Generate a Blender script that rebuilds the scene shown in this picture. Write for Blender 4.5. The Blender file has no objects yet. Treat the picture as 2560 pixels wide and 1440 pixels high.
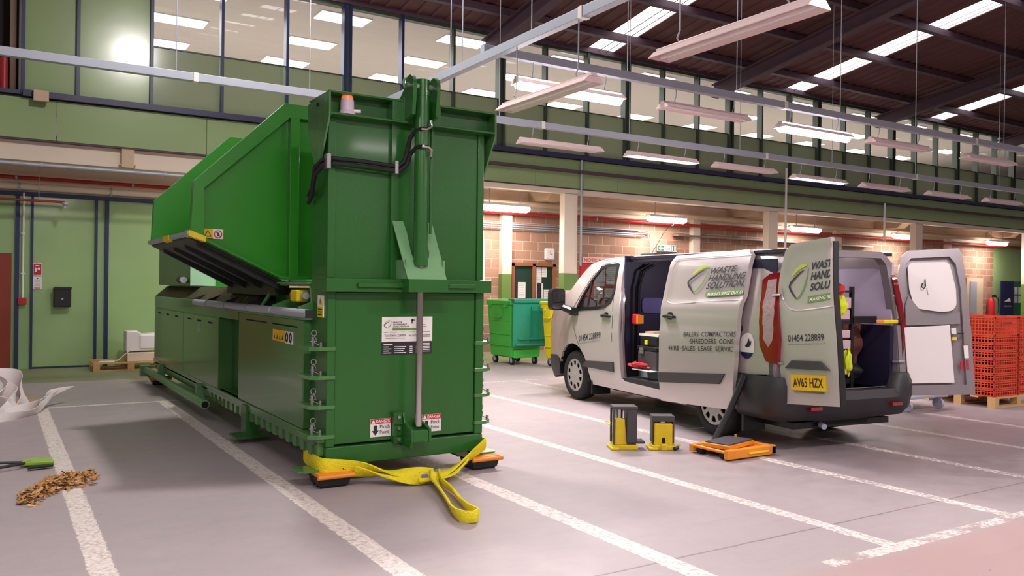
import bpy, math, random
from mathutils import Vector, Matrix
from mathutils.geometry import delaunay_2d_cdt
random.seed(7)
sc = bpy.context.scene
COL = sc.collection
# ------------------------------------------------------------------ camera
yaw, roll, pitch, FPX = math.radians(32.0), math.atan(0.01257), math.atan(2 / 2073.0), 2073.0
_f = Vector((math.sin(yaw), math.cos(yaw), 0)); _r = Vector((math.cos(yaw), -math.sin(yaw), 0)); _u = Vector((0, 0, 1))
_fw = _f * math.cos(pitch) - _u * math.sin(pitch); _up = _u * math.cos(pitch) + _f * math.sin(pitch)
_R = _r * math.cos(roll) + _up * math.sin(roll); _U = _up * math.cos(roll) - _r * math.sin(roll)
cd = bpy.data.cameras.new('camera'); cd.sensor_width = 36.0; cd.lens = FPX / 2560 * 36.0; cd.clip_end = 300; cd.clip_start = 0.05
cam = bpy.data.objects.new('camera', cd); COL.objects.link(cam)
m = Matrix((( _R.x, _U.x, -_fw.x, 0), (_R.y, _U.y, -_fw.y, 0), (_R.z, _U.z, -_fw.z, 1.5), (0, 0, 0, 1)))
cam.matrix_world = m
sc.camera = cam
# ------------------------------------------------------------------ view, world, lights
sc.view_settings.view_transform = 'Standard'; sc.view_settings.look = 'None'
sc.view_settings.gamma = 1.0; sc.view_settings.use_curve_mapping = False
sc.view_settings.exposure = 0.44
w = bpy.data.worlds.new('world'); sc.world = w; w.use_nodes = True
w.node_tree.nodes['Background'].inputs[0].default_value = (0.9, 0.95, 1.0, 1); w.node_tree.nodes['Background'].inputs[1].default_value = 0.6

def area(name, loc, sx, sy, power, col=(1, .94, .93), rot=(0, 0, 0), spread=180):
    l = bpy.data.lights.new(name, 'AREA'); l.shape = 'RECTANGLE'; l.size = sx; l.size_y = sy; l.energy = power; l.color = col
    l.spread = math.radians(spread)
    o = bpy.data.objects.new(name, l); o.location = loc; o.rotation_euler = rot; COL.objects.link(o); return o
HALL = (1, .90, .90)
LIT1 = [(9.96, 11.0, 3.70), (14.2, 11.0, 3.66)]                 # lit battens on the far trunking
LIT2 = [(6.0, 8.3, 3.90), (10.6, 8.3, 3.95)]                    # lit battens on the near trunking
for x, y, z in LIT1: area('tube_light', (x, y, z - .08), 1.5, .15, 70, HALL)
for x, y, z in LIT2: area('tube_light', (x, y, z - .08), 1.5, .15, 150, HALL)
# lit battens of the hall behind the camera (fixtures are built below)
BACK = [(x, y, 4.25) for y in (2.2, -3.0) for x in (-3.5, 1.5, 6.5, 11.5, 16.5, 23.0)]
for x, y, z in BACK: area('tube_light', (x, y, z - .1), 1.5, .2, 95 if x < 8 else 72, HALL)
SOFF = [9.6, 14.4, 19.7, 24.5, 29.9]
for x in SOFF: area('soffit_light', (x, 15.7, 3.16), 1.2, .2, 45, (1, .86, .78))
area('soffit_light', (4.4, 15.8, 3.3), 1.2, .2, 40, (1, .9, .8))
for x in (4.5, 12.5, 20.5, 28.5): area('office_light', (x, 18.2, 6.65), 7, 4, 250, (.97, .97, 1))
l = bpy.data.lights.new('high_bay_bulb', 'POINT'); l.energy = 420; l.shadow_soft_size = .22; l.color = (1, .95, .9)
o = bpy.data.objects.new('high_bay_bulb', l); o.location = (2.75, 8.3, 6.95); COL.objects.link(o)

# ------------------------------------------------------------------ materials
def newmat(name):
    m = bpy.data.materials.new(name); m.use_nodes = True
    return m, m.node_tree, m.node_tree.nodes['Principled BSDF']
def srgb(r, g, b):
    f = lambda c: (c / 255 / 12.92) if c / 255 <= .04045 else ((c / 255 + .055) / 1.055) ** 2.4
    return (f(r), f(g), f(b), 1)
def M(name, col, rough=.5, metal=0, var=0, vscale=3, bump=0, bscale=40, coat=0, emit=None, es=0, alpha=None):
    """principled surface with a procedural colour variation and an optional fine bump"""
    m, t, b = newmat(name); N = t.nodes; L = t.links
    b.inputs['Roughness'].default_value = rough; b.inputs['Metallic'].default_value = metal
    b.inputs['Coat Weight'].default_value = coat; b.inputs['Coat Roughness'].default_value = .08
    c = col if len(col) == 4 else (*col, 1)
    tc = N.new('ShaderNodeTexCoord')
    nz = N.new('ShaderNodeTexNoise'); nz.inputs['Scale'].default_value = vscale; nz.inputs['Detail'].default_value = 5
    L.new(tc.outputs['Object'], nz.inputs['Vector'])
    mx = N.new('ShaderNodeMix'); mx.data_type = 'RGBA'; mx.blend_type = 'MIX'
    v = max(var, .03)
    mx.inputs[6].default_value = tuple(x * (1 - v) for x in c[:3]) + (1,)
    mx.inputs[7].default_value = tuple(min(1, x * (1 + v)) for x in c[:3]) + (1,)
    L.new(nz.outputs['Fac'], mx.inputs[0]); L.new(mx.outputs[2], b.inputs['Base Color'])
    if bump:
        n2 = N.new('ShaderNodeTexNoise'); n2.inputs['Scale'].default_value = bscale; n2.inputs['Detail'].default_value = 3
        L.new(tc.outputs['Object'], n2.inputs['Vector'])
        bp = N.new('ShaderNodeBump'); bp.inputs['Strength'].default_value = bump; bp.inputs['Distance'].default_value = .02
        L.new(n2.outputs['Fac'], bp.inputs['Height']); L.new(bp.outputs['Normal'], b.inputs['Normal'])
    if emit: b.inputs['Emission Color'].default_value = (*emit[:3], 1); b.inputs['Emission Strength'].default_value = es
    return m
def Mglass(name, tint=(1, 1, 1), refl=.08, rough=.02):
    m, t, b = newmat(name); N = t.nodes; L = t.links; N.remove(b)
    out = N['Material Output']; tr = N.new('ShaderNodeBsdfTransparent'); tr.inputs[0].default_value = (*tint, 1)
    gl = N.new('ShaderNodeBsdfGlossy'); gl.inputs['Roughness'].default_value = rough
    fr = N.new('ShaderNodeFresnel'); fr.inputs[0].default_value = 1.45
    ge = N.new('ShaderNodeNewGeometry'); iv = N.new('ShaderNodeMath'); iv.operation = 'SUBTRACT'; iv.inputs[0].default_value = 1; L.new(ge.outputs['Backfacing'], iv.inputs[1])
    a0 = N.new('ShaderNodeMath'); a0.operation = 'ADD'; a0.inputs[1].default_value = refl; L.new(fr.outputs[0], a0.inputs[0])
    ad = N.new('ShaderNodeMath'); ad.operation = 'MULTIPLY'; L.new(a0.outputs[0], ad.inputs[0]); L.new(iv.outputs[0], ad.inputs[1])
    mx = N.new('ShaderNodeMixShader'); L.new(ad.outputs[0], mx.inputs[0]); L.new(tr.outputs[0], mx.inputs[1]); L.new(gl.outputs[0], mx.inputs[2])
    L.new(mx.outputs[0], out.inputs[0]); return m
def Memit(name, col, s):
    m, t, b = newmat(name); N = t.nodes; b.inputs['Base Color'].default_value = (.8, .8, .8, 1)
    b.inputs['Emission Color'].default_value = (*col, 1); b.inputs['Emission Strength'].default_value = s; return m

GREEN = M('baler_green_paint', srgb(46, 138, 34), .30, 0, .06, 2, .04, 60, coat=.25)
GREENF = M('baler_green_front_shade', srgb(34, 98, 34), .34, 0, .08, 2, .05, 50, coat=.2)  # the same baler paint, darkened for the shade on the front
GREEND = M('baler_green_cabinet_sheen', srgb(72, 124, 66), .22, 0, .06, 1.5, .03, 30, coat=.4)  # baler paint greyed: reflections on the cabinets put into the colour
GREENL = M('baler_green_worn', srgb(110, 160, 110), .4, 0, .2, 6)
RUSTY = M('dirty_steel_trough', srgb(88, 78, 52), .6, .2, .35, 5, .2, 30)
DARKSTEEL = M('dark_underside_steel', srgb(34, 40, 34), .5, .2, .3, 8)
STEEL = M('brushed_steel', srgb(170, 168, 170), .32, .8, .1, 12)
CHROME = M('chrome_rod', srgb(195, 190, 190), .18, 1, .05, 5)
GALV = M('galvanised_trunking', srgb(176, 180, 196), .45, .25, .06, 3)
BLACK = M('black_plastic', srgb(26, 26, 30), .4, 0, .1, 10)
RUBBER = M('black_rubber', srgb(22, 22, 24), .65, 0, .15, 12, .1, 60)
DARKHOLE = M('dark_opening', srgb(10, 12, 10), .9)
WHITE = M('white_enamel', srgb(235, 228, 228), .35, 0, .03, 4)
PINKW = M('lamp_reflector_enamel', srgb(232, 205, 206), .4, 0, .05, 4)
CREAM = M('cream_painted_concrete', srgb(232, 214, 196), .7, 0, .08, 1.2, .1, 12)
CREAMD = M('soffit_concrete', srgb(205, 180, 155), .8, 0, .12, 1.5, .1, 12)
WALLG = M('green_wall_panel', srgb(156, 188, 130), .26, 0, .2, .9, .05, 3, coat=.3)  # strong colour variation stands in for cloudy reflections on the panels
FASG = M('green_fascia_sheet', srgb(150, 172, 124), .22, 0, .08, .8, .05, 2.5, coat=.4)
SPANG = M('green_spandrel_glass', srgb(146, 158, 126), .16, 0, .06, .7, .02, 2, coat=.5)
NAVY = M('navy_blue_frame_paint', srgb(34, 44, 92), .4, 0, .1, 6)
NAVYD = M('dark_blue_rail_paint', srgb(48, 46, 84), .45, 0, .15, 6)
MULG = M('green_mullion_paint', srgb(58, 70, 56), .4, 0, .1, 6)
REDP = M('red_pipe_paint', srgb(178, 40, 40), .4, 0, .1, 6)
ROOFM = M('dark_roof_sheet', srgb(88, 50, 52), .7, 0, .2, 1.5)
PURL = M('purlin_steel', srgb(84, 62, 76), .6, .1, .15, 3)
GLASS = Mglass('window_glass')
SILVER = M('silver_van_paint', srgb(200, 188, 188), .30, .35, .03, 1.5, 0, coat=.7)
SILVERIN = M('silver_inner_metal', srgb(150, 142, 146), .36, .4, .06, 4, coat=.3)
TRIMG = M('dark_grey_trim_plastic', srgb(66, 62, 66), .55, 0, .08, 8)
BUMP = M('bumper_black_plastic', srgb(44, 41, 45), .5, 0, .1, 8)
INTD = M('van_dark_lining', srgb(36, 32, 62), .5, 0, .15, 4)
TYRE = M('tyre_rubber', srgb(24, 23, 25), .7, 0, .15, 15, .15, 50)
HUB = M('wheel_trim_silver', srgb(178, 172, 170), .35, .3, .05, 6)
VGLASS = Mglass('van_window_glass', (.55, .58, .6), .1)
REDLENS = M('red_lamp_lens', srgb(130, 12, 24), .12, 0, .1, 8, .1, 20, coat=.8)
CLEARLENS = M('clear_lamp_lens', srgb(236, 208, 214), .12, .2, .2, 20, .4, 30, coat=.8)
YEL = M('yellow_plate', srgb(236, 190, 20), .5, 0, .05, 6)
YELP = M('yellow_paint', srgb(214, 186, 22), .4, 0, .18, 12)
HAZY = M('hazard_yellow', srgb(232, 206, 24), .5, 0, .12, 10)
YSLING = M('yellow_polyester_sling', srgb(236, 216, 30), .8, 0, .25, 14, .5, 90)
ORANGE = M('orange_skate_paint', srgb(228, 140, 40), .45, 0, .12, 10)
CRATE = M('orange_crate_plastic', srgb(200, 64, 34), .5, 0, .1, 6)
WOOD = M('pallet_wood', srgb(196, 156, 106), .8, 0, .2, 7, .3, 40)
BING = M('bright_green_bin_plastic', srgb(62, 176, 66), .35, 0, .06, 3)
BINT = M('teal_bin_lid_plastic', srgb(34, 138, 112), .3, 0, .08, 3)
BINY = M('yellow_bin_plastic', srgb(240, 216, 20), .35, 0, .05, 3)
PAPER = M('white_paper', srgb(236, 232, 230), .8)
INK = M('dark_ink', srgb(40, 40, 46), .6)
INKG = M('grey_ink', srgb(110, 106, 110), .6)
LIME = M('lime_ink', srgb(176, 200, 60), .6)
GRNI = M('green_ink', srgb(110, 140, 80), .6)
REDI = M('red_ink', srgb(196, 28, 44), .6)
BLUEI = M('blue_banner', srgb(22, 26, 74), .5)
DOORR = M('red_brown_door_paint', srgb(140, 52, 30), .45, 0, .1, 3)
BOARDW = M('notice_board_wood', srgb(150, 92, 56), .6, 0, .2, 8)
BOARDG = M('dark_green_baize', srgb(20, 54, 44), .9)
LEAF = M('dry_leaves', srgb(176, 126, 74), .85, 0, .6, 30, .3, 40)
CLOTH = M('white_sheet', srgb(232, 222, 220), .7, 0, .06, 6)
CARD = M('cardboard', srgb(190, 150, 120), .9, 0, .1, 8)
TUBE = Memit('fluorescent_tube_glow', (1, .93, .95), 14)
TUBEB = Memit('fluorescent_tube_bright', (1, .92, .94), 30)
WARMT = Memit('soffit_lamp_glow', (1, .94, .88), 14)
OFFL = Memit('office_light_diffuser', (1, .98, .95), 4)
SKYL = Memit('rooflight_daylight', (1, 1, 1), 2.2)
BULB = Memit('high_bay_glow', (1, .96, .9), 160)

# ------------------------------------------------------------------ geometry helpers
class MB:
    """collects shapes; build() links them as ONE mesh object"""
    def __init__(s): s.v = []; s.f = []; s.mi = []; s.mats = []; s.cur = 0
    def mat(s, m):
        if m not in s.mats: s.mats.append(m)
        s.cur = s.mats.index(m); return s
    def add(s, vs, fs):
        o = len(s.v); s.v += [tuple(v) for v in vs]; s.f += [tuple(i + o for i in f) for f in fs]; s.mi += [s.cur] * len(fs); return s
    def box(s, x0, x1, y0, y1, z0, z1, M_=None):
        vs = [Vector((x, y, z)) for z in (z0, z1) for x, y in ((x0, y0), (x1, y0), (x1, y1), (x0, y1))]
        if M_ is not None: vs = [M_ @ v for v in vs]
        return s.add(vs, [(3, 2, 1, 0), (4, 5, 6, 7), (0, 1, 5, 4), (1, 2, 6, 5), (2, 3, 7, 6), (3, 0, 4, 7)])
    def cyl(s, p0, p1, r, r2=None, n=16, cap=True):
        p0 = Vector(p0); p1 = Vector(p1); r2 = r if r2 is None else r2
        d = (p1 - p0).normalized(); a = d.orthogonal().normalized(); b = d.cross(a)
        vs = [p + (a * math.cos(2 * math.pi * i / n) + b * math.sin(2 * math.pi * i / n)) * q for p, q in ((p0, r), (p1, r2)) for i in range(n)]
        fs = [(i, (i + 1) % n, n + (i + 1) % n, n + i) for i in range(n)]
        if cap: fs += [tuple(range(n))[::-1], tuple(range(n, 2 * n))]
        return s.add(vs, fs)
    def tube(s, pts, r, n=8, closed=False):
        P = [Vector(p) for p in pts]; k = len(P); vs = []; a = None
        for i in range(k):
            t = (P[(i + 1) % k] - P[i - 1]) if closed else (P[min(i + 1, k - 1)] - P[max(i - 1, 0)])
            t.normalize()
            if a is None: a = t.orthogonal().normalized()
            a = (a - t * a.dot(t)).normalized(); b = t.cross(a); q = r[i] if isinstance(r, (list, tuple)) else r
            vs += [P[i] + (a * math.cos(2 * math.pi * j / n) + b * math.sin(2 * math.pi * j / n)) * q for j in range(n)]
        fs = []
        for i in range(k if closed else k - 1):
            i2 = (i + 1) % k
            fs += [(i * n + j, i * n + (j + 1) % n, i2 * n + (j + 1) % n, i2 * n + j) for j in range(n)]
        if not closed: fs += [tuple(range(n))[::-1], tuple((k - 1) * n + j for j in range(n))]
        return s.add(vs, fs)
    def ribbon(s, pts, w, t, tw=None, up=(0, 0, 1)):
        """flat band along pts; w width, t thickness, tw twist per point (radians from up)"""
        P = [Vector(p) for p in pts]; k = len(P); vs = []
        for i in range(k):
            d = (P[min(i + 1, k - 1)] - P[max(i - 1, 0)]).normalized(); u = Vector(up); side = d.cross(u)
            if side.length < 1e-3: side = d.orthogonal()
            side.normalize(); u2 = side.cross(d).normalized()
            g = tw[i] if tw else 0; ww = w[i] if isinstance(w, (list, tuple)) else w
            A = u2 * math.cos(g) + side * math.sin(g); B = side * math.cos(g) - u2 * math.sin(g)
            for ca, cb in ((-.5, -.25), (-.3, -.5), (.3, -.5), (.5, -.25), (.5, .25), (.3, .5), (-.3, .5), (-.5, .25)): vs.append(P[i] + A * ca * ww + B * cb * t)
        fs = [(i * 8 + j, i * 8 + (j + 1) % 8, i * 8 + 8 + (j + 1) % 8, i * 8 + 8 + j) for i in range(k - 1) for j in range(8)]
        fs += [tuple(range(8))[::-1], tuple((k - 1) * 8 + j for j in range(8))]
        return s.add(vs, fs)
    def prism(s, pts, fn, d0, d1):
        """polygon pts (u,v) swept between depths d0 and d1 through fn(u,v,d)"""
        n = len(pts); vs = [fn(u, v, d0) for u, v in pts] + [fn(u, v, d1) for u, v in pts]
        return s.add(vs, [tuple(range(n)), tuple(range(n, 2 * n))[::-1]] + [(i, n + i, n + (i + 1) % n, (i + 1) % n) for i in range(n)])
    def lathe(s, prof, c, axis=(0, 0, 1), n=24):
        """prof: (radius, height) pairs along axis from c"""
        c = Vector(c); d = Vector(axis).normalized(); a = d.orthogonal().normalized(); b = d.cross(a); k = len(prof)
        vs = [c + d * h + (a * math.cos(2 * math.pi * i / n) + b * math.sin(2 * math.pi * i / n)) * max(r, 1e-4) for r, h in prof for i in range(n)]
        return s.add(vs, [(q * n + i, q * n + (i + 1) % n, (q + 1) * n + (i + 1) % n, (q + 1) * n + i) for q in range(k - 1) for i in range(n)])
    def surf(s, outline, holes, fn, step=.08, thick=.02):
        """curved sheet with holes: outline/holes in (u,v), fn(u,v,d) maps to 3D, d = depth behind the face"""
        def resample(p):
            r = []
            for i in range(len(p)):
                a = Vector(p[i]); b = Vector(p[(i + 1) % len(p)]); k = max(1, int((b - a).length / step))
                r += [a.lerp(b, j / k) for j in range(k)]
            return r
        loops = [resample(outline)] + [resample(h) for h in holes]
        pts = []; ed = []
        for lp in loops:
            o = len(pts); pts += lp; ed += [(o + i, o + (i + 1) % len(lp)) for i in range(len(lp))]
        nb = len(pts)
        us = [p.x for p in loops[0]]; vs_ = [p.y for p in loops[0]]
        segs = [(pts[a], pts[b]) for a, b in ed]
        def near(p):
            for a, b in segs:
                ab = b - a; t = max(0, min(1, (p - a).dot(ab) / max(ab.length_squared, 1e-12)))
                if (p - a - ab * t).length < step * .45: return True
            return False
        x = min(us) + step * .5
        while x < max(us):
            y = min(vs_) + step * .5
            while y < max(vs_):
                p = Vector((x, y))
                if inpoly(p, loops[0]) and not any(inpoly(p, h) for h in loops[1:]) and not near(p): pts.append(p)
                y += step
            x += step
        V, E_, F, _, _, _ = delaunay_2d_cdt(pts, ed, [], 0, 1e-6)
        keep = []
        for f in F:
            c = (V[f[0]] + V[f[1]] + V[f[2]]) / 3
            if inpoly(c, loops[0]) and not any(inpoly(c, h) for h in loops[1:]): keep.append(tuple(f))
        n = len(V); vs = [fn(p.x, p.y, 0) for p in V] + [fn(p.x, p.y, thick) for p in V]
        cnt = {}
        for f in keep:
            for i in range(3):
                e = (f[i], f[(i + 1) % 3]); k = tuple(sorted(e)); cnt.setdefault(k, []).append(e)
        fs = keep + [tuple(n + i for i in f[::-1]) for f in keep]
        for k, l in cnt.items():
            if len(l) == 1: a, b = l[0]; fs.append((b, a, n + a, n + b))
        return s.add(vs, fs)
    def build(s, name, mat=None, parent=None, world=True, smooth=False, bevel=0, angle=35):
        me = bpy.data.meshes.new(name); vs = s.v
        if parent is not None and world:
            r = parent
            while r.parent: r = r.parent
            L_ = r.location; vs = [(v[0] - L_.x, v[1] - L_.y, v[2] - L_.z) for v in vs]
        me.from_pydata([tuple(v) for v in vs], [], s.f); me.update()
        ms = s.mats if s.mats else [mat]
        for q in ms: me.materials.append(q)
        for p, i in zip(me.polygons, s.mi): p.material_index = i if s.mats else 0
        import bmesh
        bm = bmesh.new(); bm.from_mesh(me)
        bmesh.ops.recalc_face_normals(bm, faces=bm.faces); bm.to_mesh(me); bm.free()
        if smooth:
            for p in me.polygons: p.use_smooth = True
            me.set_sharp_from_angle(angle=math.radians(angle))
        o = bpy.data.objects.new(name, me); COL.objects.link(o)
        if parent is not None: o.parent = parent
        if bevel:
            b = o.modifiers.new('bevel', 'BEVEL'); b.width = bevel; b.segments = 2; b.limit_method = 'ANGLE'; b.angle_limit = math.radians(40)
        return o
def inpoly(p, poly):
    x, y = p[0], p[1]; c = False; j = len(poly) - 1
    for i in range(len(poly)):
        xi, yi = poly[i][0], poly[i][1]; xj, yj = poly[j][0], poly[j][1]
        if (yi > y) != (yj > y) and x < (xj - xi) * (y - yi) / (yj - yi) + xi: c = not c
        j = i
    return c
def thing(name, label, cat, loc=(0, 0, 0), rz=0, group=None):
    o = bpy.data.objects.new(name, None); o.empty_display_size = .1; COL.objects.link(o); o.location = loc; o.rotation_euler = (0, 0, rz)
    return tag(o, label, cat, group)
def tag(o, label, cat=None, group=None, kind=None):
    if label: o['label'] = label
    if cat: o['category'] = cat
    if group: o['group'] = group
    if kind: o['kind'] = kind
    return o
def struct(o): o['kind'] = 'structure'; return o
def lab(o, t): o['label'] = t; return o
def copy_tree(o, parent=None):
    c = o.copy(); COL.objects.link(c); c.parent = parent
    for ch in list(o.children): copy_tree(ch, c)
    return c
def interp(x, xs, ys):
    if x <= xs[0]: return ys[0]
    for i in range(1, len(xs)):
        if x <= xs[i]: return ys[i - 1] + (ys[i] - ys[i - 1]) * (x - xs[i - 1]) / (xs[i] - xs[i - 1])
    return ys[-1]
def arc(cx, cy, r, a0, a1, n=10, ry=None):
    ry = r if ry is None else ry
    return [(cx + r * math.cos(math.radians(a0 + (a1 - a0) * i / n)), cy + ry * math.sin(math.radians(a0 + (a1 - a0) * i / n))) for i in range(n + 1)]
def rrect(x0, x1, y0, y1, r, n=5):
    return arc(x1 - r, y0 + r, r, -90, 0, n) + arc(x1 - r, y1 - r, r, 0, 90, n) + arc(x0 + r, y1 - r, r, 90, 180, n) + arc(x0 + r, y0 + r, r, 180, 270, n)
_tc = {}
def text_verts(s, bold=0.0, shear=0.0, space=1.0):
    k = (s, bold, shear, space)
    if k in _tc: return _tc[k]
    cu = bpy.data.curves.new('txt', 'FONT'); cu.body = s; cu.offset = bold; cu.shear = shear; cu.space_character = space; cu.resolution_u = 3
    ob = bpy.data.objects.new('txt', cu); COL.objects.link(ob)
    bpy.context.view_layer.update()
    me = bpy.data.meshes.new_from_object(ob.evaluated_get(bpy.context.evaluated_depsgraph_get()))
    V = [(v.co.x, v.co.y) for v in me.vertices]; F = [tuple(p.vertices) for p in me.polygons]
    bpy.data.objects.remove(ob); bpy.data.curves.remove(cu); bpy.data.meshes.remove(me)
    _tc[k] = (V, F); return V, F
def add_text(mb, s, fn, u0, u1, v0, v1, bold=.01, shear=0, space=1.0, fitw=True):
    """letters of s mapped so that their box fills (u0..u1, v0..v1) of fn(u,v)"""
    V, F = text_verts(s, bold, shear, space)
    if not V: return
    xa = min(v[0] for v in V); xb = max(v[0] for v in V); ya = min(v[1] for v in V); yb = max(v[1] for v in V)
    kx = (u1 - u0) / (xb - xa); ky = (v1 - v0) / (yb - ya)
    mb.add([fn(u0 + (x - xa) * kx, v0 + (y - ya) * ky) for x, y in V], F)
# ================================================================== SETTING
def floor_material():
    m, t, b = newmat('painted_concrete_floor'); N = t.nodes; L = t.links
    tc = N.new('ShaderNodeTexCoord'); sp = N.new('ShaderNodeSeparateXYZ'); L.new(tc.outputs['Object'], sp.inputs[0])
    X, Y = sp.outputs[0], sp.outputs[1]
    def mt(op, a, b_=None, c=None):
        n = N.new('ShaderNodeMath'); n.operation = op
        for i, q in enumerate((a, b_, c)):
            if q is None: continue
            if isinstance(q, (int, float)): n.inputs[i].default_value = q
            else: L.new(q, n.inputs[i])
        return n.outputs[0]
    def noise(sc_, det=5, rough=.6):
        n = N.new('ShaderNodeTexNoise'); n.inputs['Scale'].default_value = sc_; n.inputs['Detail'].default_value = det
        n.inputs['Roughness'].default_value = rough; L.new(tc.outputs['Object'], n.inputs['Vector']); return n.outputs['Fac']
    def ramp(v, a, b_):
        n = N.new('ShaderNodeMapRange'); n.inputs[1].default_value = a; n.inputs[2].default_value = b_; L.new(v, n.inputs[0]); return n.outputs[0]
    def mix(f, c1, c2):
        n = N.new('ShaderNodeMix'); n.data_type = 'RGBA'
        if isinstance(f, float): n.inputs[0].default_value = f
        else: L.new(f, n.inputs[0])
        for i, q in ((6, c1), (7, c2)):
            if isinstance(q, tuple): n.inputs[i].default_value = q
            else: L.new(q, n.inputs[i])
        return n.outputs[2]
    n1 = noise(.7); n2 = noise(4, 8, .7); n3 = noise(28, 6, .75)
    jit = mt('ADD', mt('MULTIPLY', mt('SUBTRACT', n3, .5), .06), mt('MULTIPLY', mt('SUBTRACT', n2, .5), .04))
    Xj = mt('ADD', X, jit); Yj = mt('ADD', Y, jit)
    mask = None
    def between(v, a, b_): return mt('COMPARE', v, (a + b_) / 2, (b_ - a) / 2)
    for x, w in ((.495, .065), (1.84, .07), (3.165, .07), (4.53, .06), (5.85, .06), (7.17, .055), (8.5, .055), (9.83, .055), (-.85, .06), (-2.2, .06)):
        q = mt('MULTIPLY', mt('COMPARE', Xj, x, w), between(Yj, 2.9 if x > 4 else -2.0, 11.28))
        mask = q if mask is None else mt('MAXIMUM', mask, q)
    mask = mt('MAXIMUM', mask, mt('MULTIPLY', mt('COMPARE', Yj, 11.25, .045), between(Xj, .55, 12)))
    mask = mt('MAXIMUM', mask, mt('MULTIPLY', mt('MULTIPLY', mt('COMPARE', Yj, 2.93, .05), between(Xj, 3.9, 12)), ramp(n2, .42, .5)))
    wearR = ramp(X, 9.0, 3.0)                                   # lines are more worn towards the right
    chunk = mt('MULTIPLY', mt('SUBTRACT', n2, .5), .35)
    wear = ramp(mt('ADD', mt('ADD', n3, chunk), mt('MULTIPLY', wearR, .2)), .55, .66)
    mask = mt('MULTIPLY', mask, mt('MAXIMUM', wear, .22))
    base = mix(n1, srgb(160, 148, 150), srgb(176, 162, 165))
    base = mix(mt('MULTIPLY', ramp(n2, .35, .75), .35), base, srgb(150, 146, 150))
    aisle = mt('MULTIPLY', ramp(Yj, 2.95, 2.8), mt('MULTIPLY', ramp(X, 2.2, 4.2), .8))
    base = mix(aisle, base, mix(n2, srgb(166, 136, 134), srgb(180, 152, 148)))
    # tyre dirt on the bays by the van and round the baler
    dx = mt('SUBTRACT', X, 8.4); dy = mt('SUBTRACT', Y, 4.9)
    r = mt('SQRT', mt('ADD', mt('MULTIPLY', dx, dx), mt('MULTIPLY', mt('MULTIPLY', dy, dy), 2.2)))
    dirt = mt('MULTIPLY', ramp(mt('ADD', r, mt('MULTIPLY', mt('SUBTRACT', n2, .5), 3.0)), 3.8, 1.2), .8)
    base = mix(dirt, base, srgb(104, 88, 92))
    strk = N.new('ShaderNodeTexNoise'); strk.inputs['Scale'].default_value = 1.2; strk.inputs['Detail'].default_value = 6
    mp = N.new('ShaderNodeMapping'); mp.inputs['Scale'].default_value = (1, 9, 1); L.new(tc.outputs['Object'], mp.inputs[0]); L.new(mp.outputs[0], strk.inputs['Vector'])
    base = mix(mt('MULTIPLY', ramp(strk.outputs['Fac'], .56, .76), .16), base, srgb(132, 118, 122))
    sp2 = noise(11, 2); base = mix(mt('MULTIPLY', ramp(sp2, .77, .79), .7), base, srgb(90, 80, 84))
    jn = mt('COMPARE', mt('ADD', Y, mt('MULTIPLY', mt('SUBTRACT', n2, .5), .03)), 3.42, .008)
    base = mix(mt('MULTIPLY', jn, .6), base, srgb(96, 84, 86))
    grn = between(Yj, 14.05, 17); base = mix(mt('MULTIPLY', grn, .9), base, mix(n2, srgb(120, 130, 92), srgb(138, 144, 106)))
    line = mix(ramp(n3, .35, .65), srgb(196, 182, 176), srgb(240, 230, 224))
    col = mix(mask, base, line)
    L.new(col, b.inputs['Base Color'])
    rg = mt('ADD', .36, mt('MULTIPLY', n2, .25)); L.new(rg, b.inputs['Roughness'])
    bp = N.new('ShaderNodeBump'); bp.inputs['Strength'].default_value = .15; bp.inputs['Distance'].default_value = .01
    L.new(mt('ADD', mt('MULTIPLY', n3, .4), mt('MULTIPLY', mask, .3)), bp.inputs['Height']); L.new(bp.outputs[0], b.inputs['Normal'])
    return m
FLOOR = floor_material()
def brick_material():
    m, t, b = newmat('painted_blockwork'); N = t.nodes; L = t.links
    tc = N.new('ShaderNodeTexCoord'); mp = N.new('ShaderNodeMapping'); mp.inputs['Rotation'].default_value = (math.radians(90), 0, 0)
    L.new(tc.outputs['Object'], mp.inputs[0])
    br = N.new('ShaderNodeTexBrick'); br.inputs['Scale'].default_value = 1
    br.inputs['Brick Width'].default_value = .43; br.inputs['Row Height'].default_value = .215; br.inputs['Mortar Size'].default_value = .008
    br.inputs['Color1'].default_value = srgb(176, 138, 118); br.inputs['Color2'].default_value = srgb(150, 112, 92); br.inputs['Mortar'].default_value = srgb(205, 178, 158)
    L.new(mp.outputs[0], br.inputs['Vector']); L.new(br.outputs['Color'], b.inputs['Base Color']); b.inputs['Roughness'].default_value = .8
    bp = N.new('ShaderNodeBump'); bp.inputs['Strength'].default_value = .5; bp.inputs['Distance'].default_value = .01; bp.invert = True
    L.new(br.outputs['Fac'], bp.inputs['Height']); L.new(bp.outputs[0], b.inputs['Normal'])
    return m
BLOCK = brick_material()
HW = M('hall_wall_sheet', srgb(160, 150, 140), .8, 0, .1, .6)
def sbox(name, mat, *b, bevel=0):
    return struct(MB().box(*b).build(name, mat, bevel=bevel))
X0, X1, Y0 = -8.0, 46.0, -9.0
struct(MB().box(X0, X1, Y0, 16.45, -.1, 0).build('floor', FLOOR))
sbox('wall_back', HW, X0, X1, Y0 - .2, Y0, 0, 10.8)
sbox('wall_left', HW, X0 - .2, X0, Y0, 16.5, 0, 10.8)
sbox('wall_right', HW, X1, X1 + .2, Y0, 24.2, 0, 10.8)
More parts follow.
